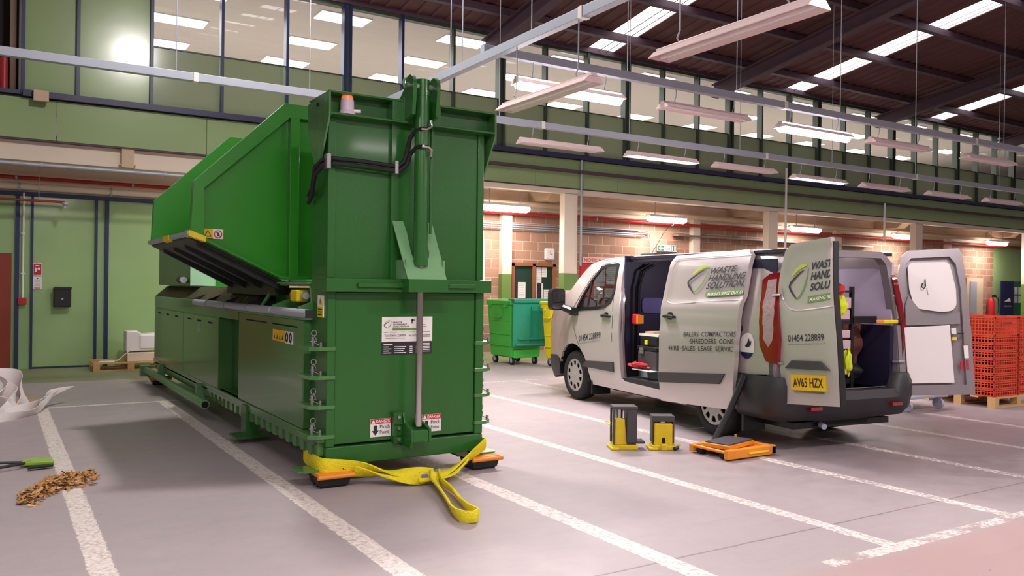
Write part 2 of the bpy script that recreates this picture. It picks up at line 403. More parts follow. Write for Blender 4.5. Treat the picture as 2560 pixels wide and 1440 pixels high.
# lower wall: green panels left, blockwork right
bw = MB()
bw.mat(WALLG).box(X0, 4.3, 16.4, 16.6, 0, 3.02)
bw.mat(BLOCK).box(4.3, 31.0, 16.4, 16.6, 0, 3.3)
bw.mat(WALLG).box(31.0, 33.2, 16.4, 16.6, 0, 3.3)
bw.mat(BLOCK).box(33.2, X1, 16.4, 16.6, 0, 3.3)
bw.mat(CREAM).box(X0, 4.3, 16.4, 16.6, 3.02, 3.73).box(4.3, X1, 16.4, 16.6, 3.3, 3.73)
struct(bw.build('wall_front'))
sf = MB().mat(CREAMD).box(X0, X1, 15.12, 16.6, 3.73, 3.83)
for k in range(7):
    x = 4.08 + 6.6 * k
    sf.prism([(15.3, 3.73), (16.4, 3.73), (16.4, 3.5), (15.6, 3.5)], lambda u, v, d, x=x: (x + d, u, v), 0, .42)
sf.mat(CREAM).box(4.25, X1, 15.02, 15.2, 3.60, 3.73).box(X0, 4.25, 15.12, 15.3, 3.40, 3.73)
struct(sf.build('trim_1'))
COLG = M('column_green_paint', srgb(112, 142, 70), .5, 0, .08, 3)
for k in range(6):
    x = 4.10 + 6.6 * k + (0 if k != 1 else -.03)
    c = MB(); c.mat(COLG).box(x + .07, x + .43, 15.02, 15.22, 0, 1.82); c.mat(CREAM).box(x + .07, x + .43, 15.02, 15.22, 1.82, 3.62)
    struct(c.build('trim_%d' % (2 + k), bevel=.012))
for k in range(4):
    x = 9.88 + 5.97 * k
    c = MB(); c.mat(COLG).box(x, x + .26, 16.25, 16.4, 0, 1.80); c.mat(CREAM).box(x, x + .26, 16.25, 16.4, 1.80, 3.5)
    struct(c.build('trim_%d' % (8 + k)))
# fascia sheets under the windows
fa = MB().mat(FASG)
xs = [X0, -1.2, .82] + [.82 + 2.28 * k for k in range(1, 20)] + [X1]
for a, b in zip(xs[:-1], xs[1:]): fa.box(a + .004, b - .004, 15.0, 15.06, 3.73, 4.36)
fa.mat(PURL).box(X0, X1, 15.01, 15.12, 3.705, 3.74)
struct(fa.build('trim_12'))
struct(MB().mat(NAVYD).box(.35, X1, 14.9, 15.1, 4.375, 4.47).box(X0, .35, 14.95, 15.1, 4.40, 4.46).build('trim_13'))
struct(MB().mat(PURL).box(6.5, X1, 14.86, 15.0, 4.06, 4.12).build('trim_14'))
# office behind the windows
sbox('floor_upstairs', HW, X0, X1, 15.1, 22.2, 4.3, 4.4)
OFW = M('office_wall_paint', srgb(214, 208, 202), .8, 0, .03, 1)
sbox('wall_office_back', OFW, X0, X1, 22.0, 22.2, 4.4, 6.9)
sbox('ceiling_office', OFW, .3, X1, 15.12, 22.2, 6.78, 6.9)
sbox('wall_office_left', OFW, .30, .4, 15.12, 22.2, 4.4, 6.9)
# windows: mullions every 1.137 m; clear glass above a green spandrel
MX = [.35, 1.11] + [2.2 + 1.137 * k for k in range(34)]
for i in range(len(MX) - 1):
    a, b = MX[i], MX[i + 1]; thick = i >= 2 and (i - 2) % 3 == 0 and i > 3
    f = MB().mat(NAVY if a < 7 else MULG)
    if thick:
        f.box(a - .07, a - .02, 14.93, 15.1, 4.42, 6.8).box(a + .04, a + .09, 14.93, 15.1, 4.42, 6.8); f.mat(MULG).box(a - .02, a + .04, 14.97, 15.1, 4.42, 6.8)
    else: f.box(a - .025, a + .025, 14.93, 15.1, 4.42, 6.8)
    if i >= 2: f.mat(MULG).box(a + .025, b - .025, 14.99, 15.05, 5.45, 5.47)
    f.box(a, b, 14.96, 15.1, 6.74, 6.8)
    fo = f.build('window_%d' % (i + 1)); struct(fo)
    top = 6.74 if i < 2 else 5.45
    struct(MB().box(a + .025, b - .025, 15.01, 15.05, 4.4, top).build('spandrel_panel', SPANG if i > 1 else FASG, fo, world=False))
    if i >= 2: struct(MB().box(a + .02, b - .02, 15.02, 15.035, 5.47, 6.74).build('glass_pane', GLASS, fo, world=False))
# sheet coloured dark as the shade of an open void, with riser pipes
sbox('wall_riser_void', M('riser_void_shade', srgb(34, 22, 26), .8), X0, .3, 15.6, 15.7, 4.4, 9.5)
for x, c, mm, l_ in ((-.02, .05, GALV, 'grey'), (.22, .045, CREAMD, 'cream')):
    tag(MB().cyl((x, 15.35, 4.5), (x, 15.35, 8.0), c).build('riser_pipe', mm, smooth=True), l_ + ' vertical service pipe left of the upper green panels', 'pipe', 'riser pipes')
tag(MB().cyl((.1, 15.3, 4.42), (.1, 15.3, 5.0), .06).build('fire_riser', REDP, smooth=True), 'short red pipe end at the far left above the fascia', 'pipe')
tag(MB().box(.49, .70, 14.82, 14.9, 4.3, 4.47).build('junction_box', CREAMD, bevel=.008), 'small beige junction box on the rail under the leftmost green panel', 'electrical box')
# roof: falls towards the facade, sheet + purlins + rafters + rooflights
K = .166
def rz_(y): return 6.88 + K * (15 - y)
SKX = [-1.95 + 6.6 * k for k in range(8)]
rf = MB().mat(ROOFM); edges = [X0]
for x in SKX: edges += [x, x + .72]
edges.append(X1)
rpt = lambda x, y, dz=0: (x, y, rz_(y) + dz)
for a, b in zip(edges[0::2], edges[1::2]):
    rf.add([rpt(a, 15.3), rpt(b, 15.3), rpt(b, -9), rpt(a, -9), rpt(a, 15.3, .08), rpt(b, 15.3, .08), rpt(b, -9, .08), rpt(a, -9, .08)],
           [(0, 1, 2, 3), (7, 6, 5, 4), (0, 4, 5, 1), (1, 5, 6, 2), (2, 6, 7, 3), (3, 7, 4, 0)])
    x = a + .3
    while x < b - .1:                                            # sheet corrugation ribs
        rf.add([rpt(x, 15.2, -.03), rpt(x + .07, 15.2, -.03), rpt(x + .07, -9, -.03), rpt(x, -9, -.03), rpt(x - .03, 15.2, .01), rpt(x + .1, 15.2, .01), rpt(x + .1, -9, .01), rpt(x - .03, -9, .01)],
               [(0, 1, 2, 3), (0, 3, 7, 4), (1, 5, 6, 2)]); x += .33
struct(rf.build('ceiling'))
for i, x in enumerate(SKX):
    s = MB().mat(SKYL).add([rpt(x, 14.98, .02), rpt(x + .72, 14.98, .02), rpt(x + .72, -9, .02), rpt(x, -9, .02)], [(0, 1, 2, 3)])
    s.mat(PURL)
    for q in (.30, .50):
        s.add([rpt(x + q, 15, -.02), rpt(x + q + .03, 15, -.02), rpt(x + q + .03, -9, -.02), rpt(x + q, -9, -.02)], [(0, 1, 2, 3)])
    struct(s.build('window_%d' % (40 + i)))
pb = MB().mat(PURL)
y = 14.05
while y > -8:
    pb.box(X0, X1, y - .07, y + .07, rz_(y) - .17, rz_(y) - .03); y -= 1.55
pb.box(X0, X1, 14.9, 15.12, 6.8, 7.0)
struct(pb.build('trim_15'))
for k in range(7):
    x = 2.0 + 6.6 * k; r = MB().mat(PURL)
    for q0, q1, z0, z1 in ((-.11, .11, -.32, -.29), (-.11, .11, -.62, -.59), (-.012, .012, -.59, -.32)):
        r.add([rpt(x + q0, 14.9, z0), rpt(x + q1, 14.9, z0), rpt(x + q1, -9, z0), rpt(x + q0, -9, z0), rpt(x + q0, 14.9, z1), rpt(x + q1, 14.9, z1), rpt(x + q1, -9, z1), rpt(x + q0, -9, z1)],
              [(0, 1, 2, 3), (7, 6, 5, 4), (0, 4, 5, 1), (1, 5, 6, 2), (2, 6, 7, 3), (3, 7, 4, 0)])
    struct(r.build('trim_%d' % (16 + k)))
# navy framing of the green lower wall, left
fr = MB().mat(NAVY).box(X0, 4.2, 16.34, 16.42, 2.95, 3.02)
for x, w in ((.30, .06), (.53, .035), (1.51, .04), (1.67, .06)): fr.box(x, x + w, 16.34, 16.42, 0.0, 2.96)
fr.box(.57, 1.52, 16.36, 16.42, 0, .03)
struct(fr.build('trim_23'))
struct(MB().box(-.75, .25, 16.35, 16.42, 0, 1.97).build('door_1', DOORR, bevel=.006))
struct(MB().mat(CREAMD).box(29.15, 30.2, 16.33, 16.42, 0, 2.05).mat(GALV).box(29.35, 29.75, 16.30, 16.34, .3, 1.9).build('door_2'))

# ------------------------------------------------------------------ pipes along the walls
def pipe(name, label, mat, p0, p1, r, cat='pipe', clips=None, group=None):
    t = MB().cyl(p0, p1, r, n=14).build(name, mat, smooth=True); tag(t, label, cat, group)
    if clips:
        for x in clips: MB().cyl((x - .015, p0[1], p0[2]), (x + .015, p0[1], p0[2]), r * 1.35, n=14).build('pipe_clip', GALV, t, world=False)
    return t
pipe('steel_pipe', 'long grey steel pipe on the cream beam above the green lower wall', GALV, (-7.5, 15.06, 3.335), (4.2, 15.06, 3.335), .03, clips=[.62, 2.45, 3.9])
pipe('fire_pipe', 'red pipe running under the cream beam above the green lower wall', REDP, (-7.5, 16.28, 3.25), (4.2, 16.28, 3.25), .032, clips=[.3, 2.1, 3.7])
pipe('insulated_pipe', 'fat cream pipe just above the blue top frame of the green wall', CREAM, (-7.5, 16.27, 3.1), (4.2, 16.27, 3.1), .055, clips=[.35, 1.75])
sp = MB().cyl((-3, 15.9, 2.84), (1.0, 15.9, 2.84), .02).build('sprinkler_pipe', REDP, smooth=True); tag(sp, 'thin red sprinkler pipe ending in front of the green wall', 'pipe')
MB().lathe([(.0, 0), (.05, 0), (.05, -.02), (.015, -.05), (.03, -.09), (0, -.09)], (1.0, 15.9, 2.83)).build('sprinkler_head', GALV, sp, world=False)
MB().cyl((.62, 15.9, 2.85), (.62, 15.9, 3.73), .006).build('drop_rod', GALV, sp, world=False)
cp = MB().cyl((.415, 16.33, 1.22), (.415, 16.33, 3.0), .016).build('conduit', WHITE, smooth=True); tag(cp, 'white vertical conduit between the blue posts left of the fire sign', 'conduit')
for z in (1.62, 2.3): MB().box(.385, .445, 16.31, 16.36, z, z + .02).build('conduit_clip', WHITE, cp, world=False)
fb = MB().box(.345, .475, 16.29, 16.35, 1.1, 1.22).build('fire_alarm_point', REDP, bevel=.008); tag(fb, 'small dark red fire alarm call point under the white conduit', 'alarm button')
MB().cyl((.41, 16.29, 1.16), (.41, 16.28, 1.16), .035).build('button', REDI, fb, world=False)
tag(MB().box(1.77, 1.95, 15.02, 15.12, 3.40, 3.72).box(1.74, 1.99, 15.05, 15.09, 3.44, 3.46).build('beam_bracket'), 'cream bracket block hanging under the fascia above the grey pipe', 'bracket').data.materials[0] = CREAMD
pipe('fire_pipe', 'red pipe running along the blockwork behind the columns', REDP, (4.6, 16.15, 3.2), (34, 16.15, 3.2), .04, clips=[9, 12.5, 15, 19, 24])
pipe('drain_pipe', 'thick grey pipe above the red one behind the columns', CREAMD, (4.6, 16.1, 3.42), (34, 16.1, 3.42), .07)
tr = MB().mat(GALV)
for dz in (0, .05, .1): tr.cyl((4.6, 16.3, 2.86 + dz), (14.2, 16.3, 2.86 + dz), .016)
tr.tube([(14.2, 16.3, 2.96), (14.35, 16.3, 2.93), (14.4, 16.3, 2.8), (14.4, 16.3, 2.2)], .018)
tr.box(11.5, 14.0, 16.2, 16.36, 2.98, 3.0)
tag(tr.build('conduit_bundle', smooth=True), 'bundle of metal conduits on the blockwork turning down left of the exit sign', 'conduit')
tr = MB().mat(STEEL).box(15.2, 23.5, 16.15, 16.35, 2.9, 2.94); tag(tr.build('cable_tray'), 'shiny cable tray on the blockwork right of the exit sign', 'cable tray')
for x, z0, z1, l_ in ((17.83, 2.6, 4.75, 'tall white conduit dropping from the facade rail above the van roof'), (22.13, 3.0, 4.1, 'shorter white conduit dropping past the fascia right of the van')):
    tag(MB().cyl((x, 14.85, z0), (x, 14.85, z1), .03).build('drop_conduit', WHITE, smooth=True), l_, 'conduit')
pipe('facade_pipe', 'thin grey downpipe in front of the first cream column', GALV, (11.13, 14.93, 2.0), (11.13, 14.93, 4.36), .025)
pipe('wall_pipe', 'white vertical pipe on the blockwork just right of the baler', WHITE, (9.42, 16.3, 1.4), (9.42, 16.3, 2.62), .025)

# ------------------------------------------------------------------ signs and boards on the walls
def plate(mb, mat, x0, x1, y, z0, z1, t=.008): mb.mat(mat).box(x0, x1, y - t, y, z0, z1); return mb
fY = lambda y: (lambda u, v: (u, y, v))
s = MB(); plate(s, PAPER, .565, .70, 16.39, 1.60, 1.81); plate(s, REDI, .575, .69, 16.382, 1.61, 1.80, .003)
s.mat(PAPER).add([(.59, 16.377, 1.66), (.62, 16.377, 1.66), (.63, 16.377, 1.72), (.60, 16.377, 1.74)], [(0, 1, 2, 3)])
s.add([(x, 16.377, z) for x, z in arc(.655, 1.715, .022, 0, 330, 10)], [tuple(range(11))])
s.box(.60, .66, 16.374, 16.379, 1.755, 1.775)
tag(s.build('fire_sign'), 'red and white fire extinguisher sign on the green wall', 'sign')
s = MB(); plate(s, PAPER, .565, .70, 16.39, 1.36, 1.58); plate(s, REDI, .585, .68, 16.382, 1.378, 1.39, .002); plate(s, INK, .625, .642, 16.382, 1.54, 1.56, .002)
for k in range(5): plate(s, INKG, .59, .675, 16.382, 1.42 + k * .022, 1.423 + k * .022, .002)
tag(s.build('notice_sheet'), 'white notice under the red fire sign on the green wall', 'notice')
t = thing('wall_box', 'black square box mounted on the green wall', 'box', (1.0, 16.3, 1.05))
MB().box(.875, 1.14, 16.22, 16.4, 1.06, 1.40).build('case', BLACK, t, bevel=.01)
MB().box(.87, 1.145, 16.2, 16.24, 1.37, 1.41).build('lid', BLACK, t, bevel=.005)
MB().cyl((1.0, 16.22, 1.2), (1.0, 16.2, 1.2), .02).build('lock', STEEL, t)
# blockwork wall: clock, boards, exit sign
t = thing('wall_clock', 'square white clock on the blockwork above the bins', 'clock', (11.27, 16.36, 2.3))
MB().box(11.13, 11.41, 16.33, 16.4, 2.16, 2.44).build('case', WHITE, t, bevel=.03)
MB().cyl((11.27, 16.33, 2.3), (11.27, 16.322, 2.3), .115, n=28).build('dial', PAPER, t)
MB().box(11.266, 11.274, 16.315, 16.32, 2.3, 2.38).box(11.27, 11.33, 16.315, 16.32, 2.297, 2.305).build('hands', INK, t)
t = thing('notice_board', 'wood framed double notice board with white papers between the columns', 'notice board', (10.86, 16.36, 1.2))
b = MB()
for x0, x1 in ((10.2, 10.28), (10.78, 10.86), (11.36, 11.44)): b.box(x0, x1, 16.33, 16.4, 1.0, 2.06)
b.box(10.2, 11.44, 16.33, 16.4, 2.0, 2.08).box(10.2, 11.44, 16.33, 16.4, 1.0, 1.07); b.build('frame', BOARDW, t)
MB().box(10.28, 11.36, 16.37, 16.4, 1.07, 2.0).build('backing', BOARDG, t)
for x0, x1, z0, z1 in ((10.39, 10.60, 1.25, 1.62), (10.9, 11.05, 1.1, 1.98), (11.03, 11.2, 1.75, 1.98), (11.12, 11.3, 1.2, 1.45), (10.92, 11.1, 1.2, 1.6)):
    p = MB(); plate(p, PAPER, x0, x1, 16.368, z0, z1, .003)
    for k in range(int((z1 - z0) / .04) - 1): plate(p, INKG, x0 + .02, x1 - .03, 16.365, z1 - .045 - k * .04, z1 - .04 - k * .04, .001)
    p.build('paper', None, t)
t = thing('notice_board', 'red notice board with pink header strip behind the van cab', 'notice board', (12.8, 16.36, 1.2))
MB().box(12.2, 13.45, 16.36, 16.395, .9, 2.1).build('backing', REDI, t)
HDR = M('pink_header', srgb(236, 190, 180), .7)
h = MB(); plate(h, HDR, 12.25, 13.4, 16.36, 2.12, 2.27, .01); h.mat(REDI); add_text(h, 'NOTICE BOARD', fY(16.347), 12.3, 13.35, 2.15, 2.24); h.build('header_strip', None, t)
for x0, x1, z0, z1 in ((12.62, 12.95, 1.55, 2.05), (13.0, 13.3, 1.6, 2.05), (12.62, 12.9, 1.0, 1.5), (12.95, 13.35, 1.0, 1.5)):
    p = MB(); plate(p, PAPER, x0, x1, 16.358, z0, z1, .003)
    for k in range(int((z1 - z0) / .05) - 1): plate(p, INKG, x0 + .02, x1 - .03, 16.355, z1 - .055 - k * .05, z1 - .045 - k * .05, .001)
    p.build('paper', None, t)
EXG = M('exit_green', srgb(40, 110, 70), .6)
s = MB(); plate(s, PAPER, 14.67, 15.36, 16.36, 2.49, 2.66, .012); s.mat(EXG)
plate(s, EXG, 14.69, 14.9, 16.347, 2.505, 2.645, .002); plate(s, EXG, 15.14, 15.34, 16.347, 2.505, 2.645, .002)
s.mat(PAPER).add([(14.71, 16.343, 2.575), (14.79, 16.343, 2.63), (14.79, 16.343, 2.59), (14.88, 16.343, 2.59), (14.88, 16.343, 2.56), (14.79, 16.343, 2.56), (14.79, 16.343, 2.52)], [tuple(range(7))])
s.mat(PAPER); s.box(15.17, 15.22, 16.341, 16.344, 2.52, 2.63).box(15.26, 15.31, 16.341, 16.344, 2.52, 2.63)
s.mat(EXG); add_text(s, 'Exit', fY(16.345), 14.93, 15.12, 2.53, 2.62)
tag(s.build('exit_sign'), 'green and white emergency exit sign on the blockwork above the van', 'sign')
t = MB(); plate(t, PAPER, 10.78, 10.95, 15.018, 1.2, 1.45); tag(t.build('column_notice'), 'white paper on the green base of the column by the van mirror', 'notice')
# far right: banner, green notice board, fire extinguisher
s = MB(); plate(s, BLUEI, 31.1, 31.95, 16.2, 0, 1.95, .04); s.mat(PAPER).add([(31.3, 16.155, 1.2), (31.75, 16.155, 1.2), (31.7, 16.155, 1.35)], [(0, 1, 2)]); plate(s, INKG, 31.3, 31.8, 16.157, 1.0, 1.06, .003)
tag(s.build('banner'), 'dark blue upright banner behind the open rear van door', 'banner')
s = MB(); plate(s, EXG, 32.05, 32.95, 16.38, .7, 1.95, .02)
for i in range(3):
    for j in range(2): plate(s, PAPER, 32.12 + i * .28, 32.34 + i * .28, 16.358, 1.15 + j * .32, 1.42 + j * .32, .003)
tag(s.build('notice_board'), 'green notice board with white sheets at the far right', 'notice board')
t = thing('fire_extinguisher', 'red fire extinguisher by the blockwork left of the blue banner', 'fire extinguisher', (30.6, 16.1, .4))
MB().lathe([(0, 0), (.12, .02), (.13, .1), (.13, .62), (.08, .75), (.03, .8), (0, .8)], (30.6, 16.26, .55)).build('cylinder', REDI, t, smooth=True)
MB().box(30.55, 30.65, 16.1, 16.2, 1.35, 1.45).build('valve', BLACK, t)
MB().tube([(30.62, 16.1, 1.38), (30.75, 16.08, 1.3), (30.78, 16.08, 1.0), (30.74, 16.08, .8)], .018).build('hose', BLACK, t)

# ------------------------------------------------------------------ trunking and luminaires
def trunking(name, label, p0, p1, rods, clips):
    x0, y0, z0 = p0; x1, y1, _ = p1; t = thing(name, label, 'cable trunking', p0)
    if y0 == y1:
        MB().box(x0, x1, y0 - .045, y0 + .045, z0 - .05, z0 + .05).build('channel', GALV, t, bevel=.004)
        for x in clips: MB().box(x - .03, x + .03, y0 - .052, y0 + .052, z0 - .056, z0 + .056).build('coupler', WHITE, t)
        for x in rods: MB().cyl((x, y0, z0 + .05), (x, y0, rz_(y0) - .1), .006, n=6).build('hanging_rod', GALV, t)
    else:
        MB().box(x0 - .045, x0 + .045, y0, y1, z0 - .05, z0 + .05).build('channel', GALV, t, bevel=.004)
        for y in clips: MB().box(x0 - .052, x0 + .052, y - .03, y + .03, z0 - .056, z0 + .056).build('coupler', WHITE, t)
        for y in rods: MB().cyl((x0, y, z0 + .05), (x0, y, rz_(y) - .1), .006, n=6).build('hanging_rod', GALV, t)
    return t
trunking('cable_trunking', 'long grey cable trunking crossing behind the baler beacon towards the far right', (-7.5, 11, 4.09), (40, 11, 4.09), [1.9, 3.6, 6.6, 9.2, 11.9, 14.6, 17.5, 21, 26], [2.13, 7.4, 12.6, 17.5])
trunking('cable_trunking', 'upper grey cable trunking with the brightest lamps under it', (4.74, 8.3, 4.24), (40, 8.3, 4.24), [6.9, 8.9, 11.2, 13.2, 16], [9.9, 15])
trunking('cable_trunking', 'grey cable trunking rising steeply to the top edge above the baler cylinder', (4.7, -6, 4.10), (4.7, 10.95, 4.10), [9.0, 7.2, 8.7, 4.5], [6.3, 2.5])
def make_batten(lit, bright=False):
    t = thing('batten_light', 'batten', 'ceiling light', (0, 0, 0))
    L_ = .80
    h = MB().box(-L_, L_, -.035, .035, -.04, 0); h.build('housing', PINKW, t, world=False, bevel=.004)
    prof = [(-.115, -.09), (-.06, -.036), (.06, -.036), (.115, -.09)]
    r = MB()
    for (ya, za), (yb, zb) in zip(prof[:-1], prof[1:]):
        r.add([(-L_, ya, za), (L_, ya, za), (L_, yb, zb), (-L_, yb, zb), (-L_, ya, za + .006), (L_, ya, za + .006), (L_, yb, zb + .006), (-L_, yb, zb + .006)],
              [(0, 1, 2, 3), (7, 6, 5, 4), (0, 4, 5, 1), (1, 5, 6, 2), (2, 6, 7, 3), (3, 7, 4, 0)])
    for x in (-L_, L_ - .006): r.prism([(y, z) for y, z in prof], lambda u, v, d, x=x: (x + d, u, v), 0, .006)
    r.build('reflector', PINKW, t, world=False)
    MB().cyl((-L_ + .03, 0, -.085 if bright else -.068), (L_ - .03, 0, -.085 if bright else -.068), .075 if bright else (.032 if lit else .018), n=14).build('tube', (TUBEB if bright else TUBE) if lit else WHITE, t, world=False)  # lit tubes drawn thicker to stand in for their glare, bright ones most
    for x in (-.55, .55): MB().tube([(x, 0, 0), (x, .03, .03), (x, 0, .1), (x, 0, .20)], .007, n=6).build('hook', GALV, t, world=False)
    return t
bat = {(0, 0): make_batten(False), (1, 0): make_batten(True), (1, 1): make_batten(True, True)}
used_b = set()
def put_batten(key, loc, rz, label, group):
    p = bat[key]
    if key in used_b: p = copy_tree(p)
    used_b.add(key); p.location = loc; p.rotation_euler = (0, 0, rz); p['label'] = label; p['group'] = group; return p
G1 = 'batten lights under the far trunking'
ords = ['leftmost', 'second', 'third', 'fourth', 'fifth', 'sixth', 'seventh', 'eighth']
for i, x in enumerate((7.78, 9.96, 12.05, 14.2, 16.4, 18.8, 21.2)):
    lit = i in (1, 3)
    put_batten((1 if lit else 0, 0), (x, 11, 3.86 if i < 3 else 3.82), 0, '%s batten light of the lower row under the far trunking, %s' % (ords[i], 'lit' if lit else 'unlit'), G1)
for i, x in enumerate((6.0, 8.3, 10.6, 12.75, 15.5, 18.2)):
    lit = i in (0, 2)
    put_batten((1, 1) if lit else (0, 0), (x, 8.3, 4.0), 0, '%s batten light of the upper row, %s' % (ords[i], 'glowing bright' if lit else 'unlit'), 'batten lights under the upper trunking')
for i, (y, lab_) in enumerate(((4.45, 'large near unlit batten light at the top edge hanging on hooks'), (6.93, 'slanting unlit batten light beside the baler cylinder'))):
    b = put_batten((0, 0), (4.7, y, 3.50), math.radians(90), lab_, 'batten lights hanging below the near trunking')
    for s_ in (-.55, .55): MB().cyl((s_, 0, .13), (s_, 0, .56), .007, n=6).build('chain', GALV, b, world=False)
for x, y, z in BACK:
    b = put_batten((1, 0), (x, y, z + .12), 0, 'lit batten light of the hall rows beyond the picture edge', 'batten lights out of view')
    for s_ in (-.55, .55): MB().cyl((s_, 0, .13), (s_, 0, rz_(y) - z - .3), .007, n=6).build('chain', GALV, b, world=False)
for i, x in enumerate(SOFF):
    t = thing('bulkhead_light', '%s bright oblong light on the ceiling behind the columns' % ['leftmost', 'second', 'third', 'fourth', 'rightmost'][i], 'ceiling light', (x, 15.7, 3.3), 0, 'lights in the arcade')
    MB().box(x - .62, x + .62, 15.6, 15.8, 3.3, 3.36).build('base', WHITE, t, bevel=.01)
    d = MB(); d.lathe([(.0, -.66), (.05, -.64), (.085, -.56), (.09, 0), (.085, .56), (.05, .64), (0, .66)], (x, 15.7, 3.26), (1, 0, 0)); d.build('diffuser', WARMT, t, smooth=True)
    for s_ in (-.4, .4): MB().cyl((x + s_, 15.7, 3.36), (x + s_, 15.7, 3.73), .012, n=6).build('rod', GALV, t)
t = thing('high_bay_light', 'round high bay lamp hanging over the baler above the picture', 'ceiling light', (2.75, 8.3, 7.0))
MB().lathe([(.08, .35), (.1, .12), (.3, -.1), (.31, -.1), (.12, .14), (.1, .36)], (2.75, 8.3, 7.2)).build('shade', GALV, t, smooth=True)
MB().cyl((2.75, 8.3, 7.15), (2.75, 8.3, 7.17), .24).build('lamp', BULB, t)
MB().cyl((2.75, 8.3, 7.5), (2.75, 8.3, rz_(8.3) - .05), .01).build('cable', BLACK, t)
# recessed office lights
lp = thing('panel_light', 'square white recessed ceiling light glowing behind the upper office windows', 'ceiling light', (3.1, 15.72, 6.78), 0, 'recessed lights in the upstairs office')
MB().box(2.58, 3.62, 15.44, 16.0, 6.76, 6.785).build('frame', WHITE, lp)
MB().box(2.6, 3.6, 15.46, 15.98, 6.75, 6.765).build('diffuser', OFFL, lp)
for j, y in enumerate((15.72, 17.7, 19.55)):
    for i in range(11):
        if i == 0 and j == 0: continue
        c = copy_tree(lp); c.location = (3.1 + 2.7 * i, y, 6.78)
# ================================================================== BALER
BX = thing('waste_baler', 'large green waste baler with raised loading hopper and front hydraulic cylinder standing on orange skates', 'baler', (2.77, 9.6, 0.1))
FX = lambda Y: (lambda u, v, d=0: (u, Y + d, v))                # faces the viewer along +Y
SX = lambda X: (lambda u, v, d=0: (X + d, -u, v))               # left side faces, u = -Y
t_ = MB()
t_.box(2.106, 3.434, 6.004, 6.33, .29, 2.91)
t_.box(2.10, 2.165, 5.94, 6.2, .289, 1.455).box(3.365, 3.44, 5.94, 6.2, .289, 1.455)
t_.box(2.10, 3.44, 5.94, 6.3, .15, .288)
t_.box(2.10, 2.16, 5.96, 6.2, 1.55, 2.76).box(3.38, 3.44, 5.96, 6.2, 1.55, 2.76)
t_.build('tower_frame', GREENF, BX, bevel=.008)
MB().box(2.168, 3.36, 5.955, 6.0, .306, 1.445).build('door', GREENF, BX, bevel=.004)
MB().box(2.166, 3.364, 5.985, 6.0, .286, .308).box(3.358, 3.366, 5.97, 5.995, .3, 1.44).build('door_gap', DARKHOLE, BX)
l_ = MB().box(2.06, 3.465, 5.86, 6.02, 1.45, 1.55)
l_.box(2.30, 2.70, 5.835, 5.86, 1.485, 1.52).box(3.06, 3.30, 5.835, 5.86, 1.485, 1.52)
l_.box(2.66, 3.0, 5.73, 5.87, 1.452, 1.553)
l_.build('cross_ledge', GREENF, BX, bevel=.006)
p_ = MB().box(2.16, 3.38, 5.975, 6.01, 1.55, 2.76)
p_.box(2.60, 2.625, 5.94, 5.98, 1.55, 2.8).box(2.94, 2.965, 5.94, 5.98, 1.55, 2.8).box(2.625, 2.94, 5.955, 5.98, 1.55, 2.8)
p_.build('upper_panel', GREENF, BX, bevel=.003)
c_ = MB().box(2.07, 3.49, 5.86, 6.33, 2.915, 2.93).box(2.07, 3.49, 5.86, 6.02, 2.755, 2.77).box(2.07, 3.49, 5.985, 6.02, 2.76, 2.93)
c_.box(2.57, 2.98, 5.862, 5.985, 2.77, 2.915).box(3.475, 3.49, 5.86, 6.33, 2.755, 2.93)
c_.build('top_channel', GREENF, BX, bevel=.003)
for x in (2.065, 3.478): MB().prism([(5.86, 2.93), (6.34, 2.90), (6.34, 2.68), (6.18, 2.42), (6.05, 2.42), (5.86, 2.74)], lambda u, v, d, x=x: (x + d, u, v), 0, .014).build('gusset', GREEND, BX)
MB().cyl((2.055, 6.1, 2.86), (2.062, 6.1, 2.86), .015).build('bolt_hole', DARKHOLE, BX)
# cylinder, rod, mountings
b_ = MB()
for x in (2.665, 2.865):
    b_.prism([(5.99, 2.75), (5.72, 2.80), (5.70, 3.0)] + arc(5.78, 3.03, .08, 180, 0, 8) + [(5.99, 2.93)], lambda u, v, d, x=x: (x + d, u, v), 0, .03)
b_.box(2.66, 2.90, 5.86, 5.99, 2.77, 2.95)
b_.build('cylinder_mounting', GREENF, BX, bevel=.004)
MB().cyl((2.64, 5.78, 3.03), (2.92, 5.78, 3.03), .022).build('mounting_pin', STEEL, BX, smooth=True)
MB().tube([(2.69 + .04 * math.cos(a / 10 * 6.283), 5.85, 3.06 + .04 * math.sin(a / 10 * 6.283)) for a in range(10)], .011, closed=True).build('lifting_eye', GREENL, BX, smooth=True)
h_ = MB().cyl((2.785, 5.795, 1.655), (2.785, 5.795, 3.085), .055, n=24).cyl((2.785, 5.795, 2.96), (2.785, 5.795, 3.0), .06, n=24).cyl((2.785, 5.795, 1.655), (2.785, 5.795, 1.70), .06, n=24)
h_.cyl((2.85, 5.76, 1.9), (2.85, 5.76, 2.55), .011)
cyl_ = h_.build('hydraulic_cylinder', GREENF, BX, smooth=True)
MB().cyl((2.785, 5.795, .42), (2.785, 5.795, 1.655), .027, n=20).build('piston_rod', CHROME, BX, smooth=True)
y_ = MB(); yk = lambda u, v, d=0: (u, 5.735 + .19 * v + d, 1.552 + .45 * v)
y_.prism([(2.655, 0), (2.985, 0), (2.945, 1.0), (2.895, 1.0), (2.872, .8)] + arc(2.795, .50, .078, 0, -180, 12, .24) + [(2.712, .8), (2.695, 1.0), (2.605, 1.0)], yk, 0, .012)
y_.box(2.655, 2.67, 5.77, 5.96, 1.552, 1.70).box(2.97, 2.985, 5.77, 5.96, 1.552, 1.70)
y_.build('rod_guard', GREENL, BX)
r_ = MB().box(2.63, 2.70, 5.90, 5.955, .28, .52).box(2.723, 2.849, 5.745, 5.955, .305, .395)
